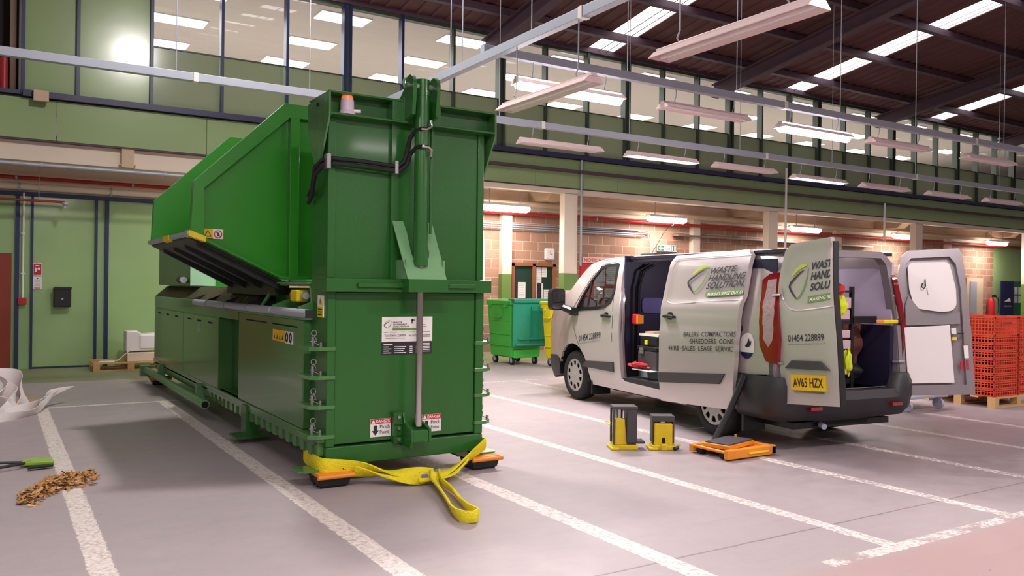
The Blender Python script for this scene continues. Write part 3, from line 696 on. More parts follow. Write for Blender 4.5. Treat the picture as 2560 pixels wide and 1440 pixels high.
r_.prism([(5.955, .52), (5.955, .26), (5.76, .26), (5.74, .32), (5.74, .40), (5.86, .44), (5.90, .52)], lambda u, v, d: (2.70 + d, u, v), 0, .022)
r_.prism([(5.955, .46), (5.955, .30), (5.74, .30), (5.74, .40)], lambda u, v, d: (2.85 + d, u, v), 0, .022)
r_.box(2.63, 2.70, 5.885, 5.905, .43, .437).box(2.63, 2.70, 5.885, 5.905, .345, .352)
rb = r_.build('rod_bracket', GREENF, BX, bevel=.004)
for z in (.485, .40, .315): MB().cyl((2.665, 5.90, z), (2.665, 5.88, z), .013, n=8).build('bolt', STEEL, rb, smooth=True)
# hoses
def hose(pts, r=.017): return MB().tube(pts, r, n=10).build('hydraulic_hose', RUBBER, BX, smooth=True)
hose([(2.085, 6.36, 2.20), (2.06, 6.2, 2.25), (2.045, 6.1, 2.38), (2.06, 5.98, 2.43), (2.12, 5.925, 2.44), (2.35, 5.91, 2.435), (2.55, 5.91, 2.425), (2.63, 5.90, 2.42), (2.68, 5.88, 2.46), (2.70, 5.87, 2.55), (2.71, 5.85, 2.64), (2.735, 5.80, 2.69), (2.76, 5.74, 2.70)])
hose([(2.085, 6.36, 2.14), (2.06, 6.2, 2.20), (2.045, 6.1, 2.33), (2.06, 5.97, 2.39), (2.12, 5.915, 2.40), (2.35, 5.90, 2.395), (2.55, 5.90, 2.385), (2.65, 5.89, 2.39), (2.70, 5.87, 2.44), (2.715, 5.85, 2.52), (2.735, 5.79, 2.56), (2.76, 5.73, 2.565)])
MB().tube([(2.75, 5.735, 2.70), (2.79, 5.725, 2.70), (2.825, 5.72, 2.72), (2.83, 5.735, 2.77)], .014).build('hose_fitting', CHROME, BX, smooth=True)
MB().tube([(2.75, 5.725, 2.565), (2.80, 5.715, 2.565), (2.83, 5.72, 2.54), (2.83, 5.73, 2.49)], .014).build('hose_fitting', CHROME, BX, smooth=True)
MB().box(2.60, 2.63, 5.87, 5.95, 2.36, 2.46).build('hose_clamp', STEEL, BX, bevel=.004)
MB().box(2.07, 2.10, 5.90, 5.97, 2.36, 2.47).build('hose_clamp', STEEL, BX, bevel=.004)
# beacon
bc = MB().lathe([(0, 0), (.062, 0), (.06, .02), (.052, .03), (.05, .10), (.045, .115), (0, .115)], (2.225, 5.915, 2.772)).build('beacon', lab and M('beacon_housing', srgb(210, 190, 205), .4), BX, smooth=True)
MB().lathe([(.045, 0), (.043, .02), (.03, .034), (0, .038)], (2.225, 5.915, 2.886)).build('lens', M('orange_lens', srgb(240, 110, 50), .2, emit=(1, .3, .1), es=.3), bc, smooth=True)
MB().cyl((2.26, 5.89, 2.80), (2.315, 5.87, 2.80), .014).build('cable_gland', WHITE, bc, smooth=True)
# hinge lugs with lynch pins
def lug(x0, x1, z, left):
    q = MB(); xo, xi = (x0, x1) if left else (x1, x0)
    s_ = 1 if left else -1
    q.prism([(xi, 5.93), (xo + s_ * .06, 5.93), (xo, 5.98), (xo, 6.24), (xi, 6.24)], lambda u, v, d: (u, v, z + d), 0, .03)
    q.build('hinge_lug', GREEND, BX, bevel=.004)
    cx = xo + s_ * .055
    p = MB().cyl((cx, 6.05, z + .03), (cx, 6.05, z + .10), .014)
    p.tube([(cx + .02 * math.cos(a / 10 * 6.283), 6.03, z + .128 + .022 * math.sin(a / 10 * 6.283)) for a in range(10)], .004, n=6, closed=True)
    p.tube([(cx, 6.03, z + .115), (cx + .015, 6.02, z + .08), (cx - .012, 6.0, z + .06), (cx + .03, 6.0, z + .04)], .004, n=6)
    p.cyl((cx - .02, 6.05, z + .065), (cx + .03, 6.05, z + .065), .006).cyl((cx + .045, 6.0, z + .03), (cx + .045, 6.0, z + .06), .012)
    p.build('lynch_pin', STEEL, BX, smooth=True)
for z in (1.01, .795, .575, .355): lug(1.975, 2.165, z, True)
for z in (1.02, .80, .59, .365): lug(3.36, 3.53, z, False)
# stickers on the front
def logo(mb, fn, u0, v0, w_, h_, m1=INK, m2=LIME):
    """bent shield outline; u0,v0 lower left"""
    def band(pts, wd, mat):
        mb.mat(mat); n = len(pts); L_ = []; R_ = []
        for i, p in enumerate(pts):
            a = Vector(pts[max(i - 1, 0)]); b = Vector(pts[min(i + 1, n - 1)]); d = (b - a).normalized(); k = wd * (math.sin(math.pi * (i + .4) / (n - .2)) * .8 + .25)
            L_.append((p[0] - d.y * k, p[1] + d.x * k)); R_.append((p[0] + d.y * k, p[1] - d.x * k))
        vs = [fn(u0 + x * w_, v0 + y * h_) for x, y in L_ + R_]
        mb.add(vs, [(i, i + 1, n + i + 1, n + i) for i in range(n - 1)])
    band([(.72, .84), (.5, .76), (.25, .62), (.06, .5), (.02, .42), (.08, .32), (.25, .16), (.42, .03)], .045, m1)
    band([(.12, .72), (.35, .88), (.6, .97), (.85, .98)], .06, m2)
    band([(.95, .9), (.9, .6), (.78, .3), (.58, .08), (.42, .02)], .035, GRNI)
s = MB(); Ys = 5.953
s.mat(PAPER).box(2.54, 2.972, Ys - .004, Ys, 1.062, 1.258); s.mat(INK).box(2.542, 2.970, Ys - .004, Ys, .965, 1.064)
g = FX(Ys - .0055); logo(s, g, 2.555, 1.168, .065, .062)
s.mat(INK)
for t, z, x1 in (('WASTE', 1.208, 2.71), ('HANDLING', 1.192, 2.75), ('SOLUTIONS', 1.175, 2.768)): add_text(s, t, g, 2.632, x1, z, z + .013, .02, .25)
s.mat(GRNI).box(2.628, 2.83, Ys - .006, Ys - .004, 1.152, 1.168)
s.mat(INKG)
for x0, x1 in ((2.555, 2.59), (2.605, 2.675), (2.69, 2.74), (2.755, 2.82), (2.885, 2.95)): s.box(x0, x1, Ys - .006, Ys - .004, 1.137, 1.1405)
add_text(s, 'Tel: 01454 228899', g, 2.56, 2.74, 1.104, 1.122, .01, .2); add_text(s, 'Fax: 01454', g, 2.765, 2.84, 1.104, 1.122, .01, .2); add_text(s, '228896', g, 2.885, 2.955, 1.107, 1.122, .01, .2)
for z, x0, x1 in ((1.238, 2.885, 2.93), (1.195, 2.885, 2.91), (1.18, 2.885, 2.92), (1.165, 2.885, 2.915), (1.09, 2.57, 2.73), (1.098, 2.89, 2.95)): s.box(x0, x1, Ys - .006, Ys - .004, z, z + .003)
s.box(2.785, 2.80, Ys - .006, Ys - .004, 1.205, 1.238).box(2.79, 2.815, Ys - .006, Ys - .004, 1.225, 1.238)
s.mat(PAPER)
s.box(2.555, 2.63, Ys - .006, Ys - .004, 1.040, 1.048)
for k in range(4):
    z = 1.022 - k * .0155
    for x0, x1 in ((2.555, 2.60 + .02 * (k % 2)), (2.645, 2.745 - .012 * (k % 3)), (2.775, 2.80)): s.box(x0, x1, Ys - .006, Ys - .004, z, z + .006)
for k in range(6): s.box(2.888, 2.948, Ys - .006, Ys - .004, 1.044 - k * .0125, 1.049 - k * .0125)
lab(s.build('company_sticker', None, BX), 'white and black maker sticker on the baler door')
for x0, z0 in ((2.455, .336), (2.892, .340)):
    s = MB(); s.mat(PAPER).box(x0, x0 + .168, Ys - .003, Ys, z0, z0 + .138); s.mat(REDI).box(x0 + .002, x0 + .166, Ys - .005, Ys - .003, z0 + .10, z0 + .137)
    s.mat(PAPER).add([g(x0 + .006, z0 + .104), g(x0 + .042, z0 + .104), g(x0 + .024, z0 + .133)], [(0, 1, 2)]); add_text(s, 'DANGER', g, x0 + .046, x0 + .162, z0 + .106, z0 + .130, .02)
    s.mat(INK); add_text(s, 'Pinch', g, x0 + .078, x0 + .158, z0 + .062, z0 + .090, .0); add_text(s, 'Point', g, x0 + .078, x0 + .152, z0 + .022, z0 + .048, .0)
    s.add([g(x0 + a, z0 + b) for a, b in ((.026, .088), (.054, .088), (.054, .048), (.068, .048), (.04, .012), (.012, .048), (.026, .048))], [tuple(range(7))])
    lab(s.build('danger_sticker', None, BX), 'red and white DANGER Pinch Point sticker')
s = MB(); s.mat(PAPER).box(2.092, 2.099, 6.01, 6.14, 1.255, 1.42); s.mat(HAZY).box(2.090, 2.0925, 6.015, 6.135, 1.26, 1.335)
q = SX(2.0905); s.mat(HAZY).add([q(-6.125, 1.35), q(-6.025, 1.35), q(-6.075, 1.41)], [(0, 1, 2)]); s.mat(INK).add([q(-6.08, 1.36, -.001), q(-6.07, 1.36, -.001), q(-6.07, 1.39, -.001), q(-6.08, 1.39, -.001)], [(0, 1, 2, 3)])
for k in range(3): s.add([q(-6.12, 1.32 - k * .02, -.002), q(-6.03, 1.32 - k * .02, -.002), q(-6.03, 1.312 - k * .02, -.002), q(-6.12, 1.312 - k * .02, -.002)], [(0, 1, 2, 3)])
lab(s.build('warning_sticker', None, BX), 'tall white and yellow warning sticker on the tower side')
# ---- long side
MB().box(2.25, 3.35, 6.33, 13.4, .37, 1.47).build('main_chamber', GREEN, BX, bevel=.006)
cb = MB(); cb.box(2.05, 2.24, 6.34, 8.35, .37, 1.225); cab = cb.build('cabinet', GREEND, BX, bevel=.008)
MB().box(2.03, 2.26, 6.30, 8.38, 1.225, 1.245).build('cabinet_lid', GREENL, BX, bevel=.004)
MB().box(2.047, 2.052, 6.50, 7.18, 1.155, 1.166).box(2.047, 2.052, 7.36, 8.08, 1.155, 1.166).build('vent_slot', DARKHOLE, BX)
for i, (y0, y1) in enumerate(((9.23, 11.16), (11.18, 13.38))):
    d_ = MB().box(2.05, 2.24, y0, y1, .33, 1.12).build('cabinet_door', GREEND, BX, bevel=.006)
    for k in range(3):
        yy = y0 + (y1 - y0) * (.2 + .3 * k); MB().box(2.047, 2.052, yy - .1, yy + .1, 1.055, 1.072).build('vent_slot', DARKHOLE, d_)
MB().box(2.046, 2.051, 10.16, 10.25, .93, 1.04).build('door_lock', GALV, BX, bevel=.004)
MB().box(2.06, 2.24, 9.225, 13.38, 1.12, 1.14).box(2.06, 2.09, 9.225, 13.4, .30, .36).build('door_rail', GREEN, BX)
sd = MB().prism([(2.05, 1.14), (2.05, 1.30), (2.22, 1.45), (2.5, 1.47), (2.5, 1.14)], lambda u, v, d: (u, 8.38 + d, v), 0, 5.02); sd.build('side_hood', GREEND, BX, bevel=.004)
MB().add([(2.055, 8.4, 1.306), (2.218, 8.4, 1.452), (2.218, 13.3, 1.452), (2.055, 13.3, 1.306), (2.055, 8.4, 1.309), (2.218, 8.4, 1.455), (2.218, 13.3, 1.455), (2.055, 13.3, 1.309)], [(0, 1, 2, 3), (4, 5, 6, 7)]).build('dusty_top', RUSTY, BX)
MB().box(2.06, 2.09, 8.36, 9.22, .33, .37).box(2.06, 2.26, 8.36, 9.22, .33, .35).build('recess_floor', CREAMD, BX)
MB().box(2.20, 2.255, 8.36, 9.22, .35, 1.14).build('recess_back', GREENF, BX)
s = MB(); s.mat(YEL).box(2.045, 2.05, 6.80, 7.16, 1.02, 1.115); s.mat(PAPER).box(2.045, 2.05, 6.60, 6.80, 1.015, 1.115); s.mat(INK)
for yy in (6.65, 6.75):
    for r0 in (0,): s.tube([(2.044, yy + .028 * math.cos(a / 8 * 6.283), 1.065 + .035 * math.sin(a / 8 * 6.283)) for a in range(8)], .008, n=4, closed=True)
for k in range(4): s.add([(2.0445, 7.13 - k * .08, 1.035), (2.0445, 7.09 - k * .08, 1.035), (2.0445, 7.11 - k * .08, 1.085)], [(0, 1, 2)])
lab(s.build('warning_sticker', None, BX), 'yellow and white warning sticker on the near cabinet')
# strap bar in front of the trough
segs = [(6.06, 6.98), (7.02, 7.79), (7.83, 8.62), (8.67, 9.46), (9.51, 10.2)]
br = MB().mat(GALV)
for a, b in segs: br.cyl((2.0, a, 1.28), (2.0, b, 1.28), .034, n=16)
br.mat(BLACK).box(1.97, 2.03, 6.035, 6.06, 1.25, 1.31)
bar_ = br.build('guide_bar', None, BX, smooth=True)
for y in (6.3, 7.0, 7.81, 8.645, 9.485, 10.22):
    MB().prism([(1.99, 1.245), (1.99, 1.325), (2.25, 1.42), (2.25, 1.25)], lambda u, v, d, y=y: (u, y - .012 + d, v), 0, .024).build('bar_bracket', DARKSTEEL if y > 7.5 else GREEND, BX)
# trough, hood with emergency stop
tq = MB().prism([(2.06, 1.30), (2.30, 1.50), (2.34, 1.50), (2.34, 1.28)], lambda u, v, d: (u, 7.95 + d, v), 0, 1.75); tq.build('loading_trough', RUSTY, BX)
MB().prism([(2.05, 1.31), (2.30, 1.515), (2.30, 1.50), (2.05, 1.29)], lambda u, v, d: (u, 7.9 + d, v), 0, .03).build('trough_edge', DARKSTEEL, BX)
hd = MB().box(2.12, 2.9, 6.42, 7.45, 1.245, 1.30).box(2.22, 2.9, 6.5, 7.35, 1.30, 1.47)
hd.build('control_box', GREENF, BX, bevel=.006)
rm = MB().tube([(2.07, 7.6, 1.31), (2.14, 7.4, 1.50), (2.14, 6.45, 1.50), (2.14, 6.4, 1.32)], .012).tube([(2.12, 7.75, 1.31), (2.2, 7.5, 1.53), (2.2, 6.45, 1.53)], .012).box(2.1, 2.35, 6.42, 7.5, 1.505, 1.52)
rm.build('guard_rim', GREENL, BX, smooth=True)
es = MB().box(2.07, 2.17, 6.58, 6.76, 1.36, 1.455).build('emergency_stop', HAZY, BX, bevel=.012)
MB().cyl((2.12, 6.76, 1.41), (2.12, 6.79, 1.41), .018).cyl((2.12, 6.79, 1.41), (2.12, 6.835, 1.41), .034, n=16).build('button', REDI, es, smooth=True)
MB().cyl((2.12, 6.58, 1.41), (2.12, 6.50, 1.41), .028).build('gland', GALV, es, smooth=True)
# far upper box
MB().box(2.09, 3.3, 11.0, 13.3, 1.47, 2.09).build('pump_housing', GREENF, BX, bevel=.006)
MB().box(2.09, 2.40, 10.96, 10.99, 1.47, 1.88).build('pale_plate', M('pale_green_plate', srgb(170, 214, 176), .3, 0, .05, 4), BX)
MB().box(2.40, 3.2, 10.95, 10.99, 1.47, 1.75).build('cover_plate', GREEN, BX)
MB().mat(BLACK).cyl((2.02, 11.25, 1.54), (2.02, 11.1, 1.54), .045).mat(GALV).cyl((2.02, 11.1, 1.54), (2.02, 11.02, 1.54), .04).mat(ORANGE).cyl((2.02, 11.3, 1.54), (2.02, 11.25, 1.54), .035).box(2.0, 2.09, 11.15, 11.2, 1.50, 1.53).build('side_lamp', None, BX, smooth=True)
# ---- loading hopper
PO = [(3.3, 3.07), (2.12, 3.065), (1.376, 2.335), (1.356, 1.90), (1.45, 1.86), (2.10, 1.55), (3.3, 1.55)]
PI = [(3.2, 2.95), (2.165, 2.945), (1.462, 2.285), (1.462, 1.90), (1.50, 1.86), (2.10, 1.57), (3.2, 1.57)]
hp = MB()
hp.prism(PO, FX(7.20), 0, .012)
hp.surf(PO, [PI], FX(7.125), .4, .075)
hp.box(2.17, 2.25, 7.125, 7.2, 1.57, 2.95)
hp.prism(PO, FX(9.10), 0, .012)
hp.surf(PO, [PI], FX(9.112), .4, .07)
hp.box(3.28, 3.3, 7.2, 9.11, 1.55, 3.07).build('hopper', GREEN, BX, bevel=.003)
ch = MB().prism([(1.36, 1.90), (2.20, 1.50), (2.20, 1.47), (1.36, 1.87)], lambda u, v, d: (u, 7.21 + d, v), 0, 1.89)
for y in (7.25, 7.75, 8.3, 8.85): ch.prism([(1.42, 1.86), (2.18, 1.50), (2.18, 1.42), (1.44, 1.80)], lambda u, v, d, y=y: (u, y + d, v), 0, .06)
ch.box(2.1, 2.2, 7.3, 9.05, 1.40, 1.52)
ch.build('chute_floor', DARKSTEEL, BX)
lp_ = MB().mat(GALV).prism([(1.33, 1.925), (1.47, 1.875), (1.47, 1.85), (1.33, 1.895)], lambda u, v, d: (u, 7.12 + d, v), 0, 2.06)
lp_.mat(HAZY).prism([(1.34, 1.935), (1.475, 1.885), (1.475, 1.84), (1.34, 1.885)], lambda u, v, d: (u, 7.105 + d, v), 0, .18)
lp_.prism([(1.326, 1.93), (1.36, 1.92), (1.36, 1.87), (1.326, 1.88)], lambda u, v, d: (u, 7.95 + d, v), 0, .3)
lp_.build('hopper_lip', None, BX)
s = MB(); q = FX(7.191); s.mat(YEL).box(1.462, 1.545, 7.188, 7.199, 1.876, 1.955); s.mat(PAPER).box(1.545, 1.628, 7.188, 7.199, 1.872, 1.953)
q = FX(7.185); s.mat(INK).add([q(1.472, 1.89), q(1.535, 1.89), q(1.5035, 1.942)], [(0, 1, 2)]); q = FX(7.183); s.mat(YEL).add([q(1.482, 1.896), q(1.525, 1.896), q(1.5035, 1.931)], [(0, 1, 2)])
s.mat(REDI).tube([(1.586 + .03 * math.cos(a / 16 * 6.283), 7.185, 1.912 + .03 * math.sin(a / 16 * 6.283)) for a in range(16)], .004, n=4, closed=True)
s.mat(INK).box(1.58, 1.592, 7.184, 7.187, 1.895, 1.925).tube([(1.575, 7.185, 1.93), (1.597, 7.185, 1.905)], .003, n=4); s.mat(REDI).tube([(1.565, 7.184, 1.934), (1.607, 7.184, 1.89)], .0035, n=4)
lab(s.build('warning_sticker', None, BX), 'small yellow triangle and red prohibition sticker on the hopper corner')
# ---- underframe
uf = MB().box(2.04, 3.45, 5.96, 13.4, .325, .37).box(2.06, 2.12, 6.0, 13.4, .22, .33).box(3.3, 3.4, 6.0, 13.4, .22, .33)
uf.build('skid_frame', GREEND, BX, bevel=.004)
cm = MB().box(2.043, 2.058, 6.05, 9.7, .30, .325)
y = 6.1
while y < 9.6: cm.box(2.045, 2.075, y, y + .085, .215, .325); y += .19
cm.build('comb_strip', GREEND, BX)
lg = MB().box(2.02, 2.14, 7.93, 8.1, .07, .35).box(1.92, 2.24, 7.88, 8.15, .055, .072); lg.build('leg', GREENF, BX)
tb = MB(); tb.tube([(1.97, 13.75, .17), (1.97, 9.45, .17)], .048, n=16); tb.mat(GREENL)
tb = MB().mat(GREENL).tube([(1.97, 13.75, .175), (1.97, 9.45, .175)], .048, n=16).mat(DARKHOLE).cyl((1.97, 9.449, .175), (1.97, 9.445, .175), .038).mat(GREENL).box(1.9, 2.04, 13.6, 13.75, .08, .24)
for y in (12.6, 10.0): tb.box(1.99, 2.08, y, y + .08, .16, .34)
tb.build('pole_socket', None, BX, smooth=True)
for i, (x, y) in enumerate(((2.10, 5.98), (3.42, 5.98), (2.12, 13.1), (3.4, 13.1))):
    f = MB().prism([(x - .15, y - .03), (x + .14, y - .03), (x + .17, y + .0), (x + .17, y + .18), (x - .19, y + .18), (x - .19, y + .01)], lambda u, v, d: (u, v, .112 + d), 0, .014)
    f.box(x - .02, x + .02, y + .04, y + .14, .12, .30); f.build('foot_plate', GREEND, BX)
# ---- machinery skates under the feet
def skate(x, y, label):
    t = thing('machinery_skate', label, 'skate', (x, y, 0), 0, 'skates under the baler')
    MB().box(x - .13, x + .13, y - .12, y + .12, .085, .112).build('top_plate', ORANGE, t, bevel=.004)
    b = MB(); b.prism([(x - .135, .085), (x + .135, .085), (x + .11, .018), (x - .11, .018)], lambda u, v, d: (u, y - .10 + d, v), 0, .2); b.build('roller_housing', BLACK, t, bevel=.004)
    for yy in (y - .135, y + .135): MB().cyl((x - .14, yy, .092), (x + .14, yy, .092), .017).build('bumper_bar', ORANGE, t, smooth=True)
    for k in range(3): MB().cyl((x - .1, y - .07 + .07 * k, .02), (x + .1, y - .07 + .07 * k, .02), .02).build('roller', RUBBER, t, smooth=True)
skate(2.15, 5.98, 'orange skate under the near left foot of the baler')
skate(3.44, 5.98, 'orange skate under the near right foot of the baler')
skate(2.10, 13.12, 'orange skate under the far left foot of the baler by the wall')
skate(3.4, 13.12, 'orange skate under the hidden far right foot of the baler')
# ---- yellow lifting sling
def smoothp(P, n=5):
    P = [Vector(p) for p in P]; out = []
    for i in range(len(P) - 1):
        p0 = P[max(i - 1, 0)]; p1 = P[i]; p2 = P[i + 1]; p3 = P[min(i + 2, len(P) - 1)]
        for k in range(n):
            t = k / n; out.append(.5 * ((2 * p1) + (p2 - p0) * t + (2 * p0 - 5 * p1 + 4 * p2 - p3) * t * t + (3 * p1 - p0 - 3 * p2 + p3) * t ** 3))
    out.append(P[-1]); return out
SL = thing('lifting_sling', 'yellow webbing sling wrapped round the baler front and trailing on the floor', 'sling', (2.8, 5.62, 0))
def rb_(pts, w, th, tws, name):
    P = smoothp(pts); T = [interp(i / (len(P) - 1) * (len(tws) - 1), list(range(len(tws))), tws) for i in range(len(P))]
    o = MB().ribbon(P, w, th, T).build(name, YSLING, SL, smooth=True, angle=60); return o
W1 = rb_([(2.075, 6.35, .17), (2.055, 6.08, .165), (2.075, 5.935, .16), (2.20, 5.905, .145), (2.36, 5.87, .125), (2.50, 5.81, .10), (2.62, 5.74, .085), (2.74, 5.68, .075), (2.84, 5.66, .06)], .115, .022, [0, 0, 0, .1, .5, 1.2, 1.9, 2.6, 3.2], 'webbing')
rb_([(2.30, 5.875, .11), (2.44, 5.81, .085), (2.56, 5.73, .07), (2.68, 5.655, .055), (2.80, 5.64, .05)], .085, .02, [.2, 1.1, 2.0, 2.9, 3.5], 'webbing')
rb_([(2.74, 5.66, .06), (2.86, 5.66, .055), (3.0, 5.70, .07), (3.14, 5.77, .10), (3.28, 5.84, .14), (3.42, 5.905, .19), (3.475, 5.97, .20), (3.475, 6.2, .19)], .09, .022, [2.6, 1.9, 1.4, .8, .4, .1, 0, 0], 'webbing')
rb_([(2.72, 5.64, .05), (2.86, 5.61, .045), (2.99, 5.64, .05), (3.10, 5.72, .07), (3.22, 5.80, .105)], .075, .02, [2.0, 1.4, 1.2, 1.0, .6], 'webbing')
rb_([(2.86, 5.72, .06), (2.84, 5.62, .085), (2.80, 5.53, .05), (2.73, 5.30, .04), (2.64, 5.02, .038), (2.55, 4.76, .04), (2.53, 4.62, .045), (2.575, 4.555, .05), (2.635, 4.60, .05), (2.66, 4.75, .045), (2.73, 5.0, .04), (2.80, 5.25, .045), (2.84, 5.48, .05), (2.90, 5.66, .07)], .075, .022, [.4, .9, 1.0, .6, .5, .3, 0, 0, 0, -.3, -.6, -.5, -.3, 0], 'webbing')
s = MB().mat(INK); add_text(s, '6x', lambda u, v: (u, 5.893 - (u - 2.2) * .1, v), 2.215, 2.26, .125, .16, .03); lab(s.build('print', None, SL), 'black 6x print')
MB().box(2.74, 2.80, 5.625, 5.632, .055, .085).build('tag', M('blue_tag', srgb(120, 110, 170), .7), SL)
# ================================================================== VAN  (local frame: x = across from the left side, y = forwards, z up; y 0 = rear axle)
VAN = thing('panel_van', 'silver panel van parked at an angle with its side door and both rear doors open', 'van', (6.22, 6.10, 0), -math.atan2(.385, 2.965))
TZ = [.2, .35, .6, 1.0, 1.2, 1.35, 1.55, 1.75, 1.85, 1.92, 1.97]; TB = [.05, .02, 0, 0, .012, .035, .08, .13, .17, .24, .40]
VW = 1.74
def sideb(a, z):
    b = interp(z, TZ, TB)
    if a > 2.95: b += ((a - 2.95) / .95) ** 2 * .17
    if a < -.6: b += ((-.6 - a) / .4) ** 2 * .08
    return b
def waist(a, z):                                               # shallow body creases
    return .012 * math.exp(-((z - (1.33 - .06 * a * .5)) / .03) ** 2) * -1 + .010 * math.exp(-((z - 1.12) / .05) ** 2)
def LS(off=0): return lambda u, v, d=0: (sideb(-u, v) + waist(-u, v) - off + d, -u, v)     # u = -a so that u grows to the viewer's right
def RS(u, v, d=0): return (VW - sideb(-u, v) - d, -u, v)
vb = lambda mb, n, m, p=None, **k: mb.build(n, m, VAN if p is None else p, world=False, **k)
A = lambda pts: [(-a, z) for a, z in pts]                        # (a,z) list to (u,v)
outline = A([(-.86, .72), (-.42, .68)] + arc(0, .35, .43, 130, 20, 8) + [(.47, .27), (2.46, .27)] + arc(2.933, .34, .43, 190, -10, 10)[::1] +
            [(3.50, .48), (3.82, .48), (3.93, .8), (3.90, 1.0), (3.70, 1.20), (3.40, 1.335), (3.12, 1.47), (2.89, 1.68), (2.71, 1.82), (2.4, 1.885), (2.06, 1.90), (1.6, 1.905), (-.55, 1.90), (-.78, 1.885), (-.84, 1.6), (-.90, 1.2)])
# arch arcs run front to back in a; build them explicitly
def archpts(c, zc, r, a0, a1, n=12): return [(c + r * math.cos(math.radians(a0 + (a1 - a0) * i / n)), zc + r * math.sin(math.radians(a0 + (a1 - a0) * i / n))) for i in range(n + 1)]
outline = A([(-.88, .72), (-.42, .68), (-.42, .42)] + archpts(0, .35, .42, 165, 10)[1:] + [(.47, .26), (2.46, .26)] + archpts(2.933, .34, .42, 185, -5)[1:] +
            [(3.50, .48), (3.82, .48), (3.93, .8), (3.90, 1.0), (3.70, 1.20), (3.40, 1.335), (3.12, 1.47), (2.89, 1.68), (2.71, 1.82), (2.4, 1.885), (2.06, 1.90), (1.6, 1.905), (-.55, 1.90), (-.78, 1.885), (-.84, 1.6), (-.90, 1.2)])
winH = A([(2.86, 1.215), (2.74, 1.42), (2.58, 1.62), (2.42, 1.76), (2.33, 1.785), (2.06, 1.80), (2.02, 1.78), (1.98, 1.46), (2.02, 1.34), (2.14, 1.27), (2.3, 1.245)])
openH = A([(1.68, .38), (1.72, .40), (1.77, .9), (1.80, 1.3), (1.90, 1.80), (1.86, 1.85), (.74, 1.86), (.70, 1.82), (.70, .42), (.74, .36)])
shell = MB().mat(SILVER)
shell.surf(outline, [winH, openH], LS(), .11, .03)
shell.surf(outline, [winH], RS, .14, .03)
# roof and nose skins spanning side to side
prof = [(-.84, 1.88), (-.55, 1.895), (.2, 1.90), (1.0, 1.90), (1.6, 1.90), (2.2, 1.885), (2.6, 1.845)]
def span(pr, mat, crown, nb=10, f=None):
    shell.mat(mat); V_ = []
    for a, z in pr:
        b0 = sideb(a, min(z, 1.92)); b1 = VW - b0
        for j in range(nb + 1):
            s_ = j / nb; V_.append((b0 + (b1 - b0) * s_, a + (f(s_) if f else 0), z + crown * math.sin(math.pi * s_)))
    shell.add(V_, [(i * (nb + 1) + j, i * (nb + 1) + j + 1, (i + 1) * (nb + 1) + j + 1, (i + 1) * (nb + 1) + j) for i in range(len(pr) - 1) for j in range(nb)])
span(prof, SILVER, .025)
bow = lambda s_: .22 * math.sin(math.pi * s_)
span([(3.38, 1.335), (3.70, 1.195), (3.88, 1.0), (3.91, .8), (3.80, .50)], SILVER, 0, f=bow)
span([(3.80, .52), (3.86, .38), (3.70, .22)], TRIMG, 0, f=bow)
body = vb(shell, 'body_shell', None, smooth=True, angle=30)
ws = MB(); V_ = []
for a, z in ((2.58, 1.87), (2.88, 1.68), (3.12, 1.47), (3.38, 1.335)):
    b0 = sideb(a, z) + .01; b1 = VW - b0
    for j in range(11): s_ = j / 10; V_.append((b0 + (b1 - b0) * s_, a + .15 * math.sin(math.pi * s_) * (3.3 - a) * 0 + bow(s_) * (a - 2.5) / .88, z))
ws.add(V_, [(i * 11 + j, i * 11 + j + 1, (i + 1) * 11 + j + 1, (i + 1) * 11 + j) for i in range(3) for j in range(10)])
vb(ws, 'windscreen', VGLASS, smooth=True)
# shut lines of the cab door
def strip(pts, wd, off, mat, name, parent=None, surf=None, depth=.004):
    mb = MB(); g_ = LS(off); n = len(pts); L_ = []; R_ = []
    for i, p in enumerate(pts):
        a_ = Vector(pts[max(i - 1, 0)]); b_ = Vector(pts[min(i + 1, n - 1)]); d = (b_ - a_).normalized()
        L_.append((p[0] - d.y * wd, p[1] + d.x * wd)); R_.append((p[0] + d.y * wd, p[1] - d.x * wd))
    mb.add([g_(*p) for p in L_ + R_], [(i, i + 1, n + i + 1, n + i) for i in range(n - 1)])
    return vb(mb, name, mat, parent)
strip(A([(1.93, .30), (1.93, .9), (1.95, 1.3), (2.02, 1.6), (2.10, 1.83)]), .004, .003, BLACK, 'shut_line')
strip(A([(2.95, 1.22), (2.92, 1.0), (2.80, .80), (2.60, .55), (2.52, .30)]), .004, .003, BLACK, 'shut_line')
strip(A([(2.10, 1.83), (2.40, 1.81), (2.6, 1.66), (2.80, 1.42), (2.95, 1.22)]), .004, .003, BLACK, 'shut_line')
# window: rubber surround, glass
wf = MB(); c_ = (sum(p[0] for p in winH) / len(winH), sum(p[1] for p in winH) / len(winH))
big = [(c_[0] + (p[0] - c_[0]) * 1.06, c_[1] + (p[1] - c_[1]) * 1.07) for p in winH]; sml = [(c_[0] + (p[0] - c_[0]) * .93, c_[1] + (p[1] - c_[1]) * .92) for p in winH]
wf.surf(big, [sml], LS(.006), .12, .01)
cw = vb(wf, 'cab_window', BLACK)
vb(MB().surf([(c_[0] + (p[0] - c_[0]) * .98, c_[1] + (p[1] - c_[1]) * .98) for p in winH], [], LS(-.008), .15, .004), 'glass', VGLASS, cw)
vb(MB().prism(A([(2.56, 1.22), (2.58, 1.22), (2.60, 1.6), (2.58, 1.62)]), LS(.008), 0, .01), 'divider', BLACK, cw)
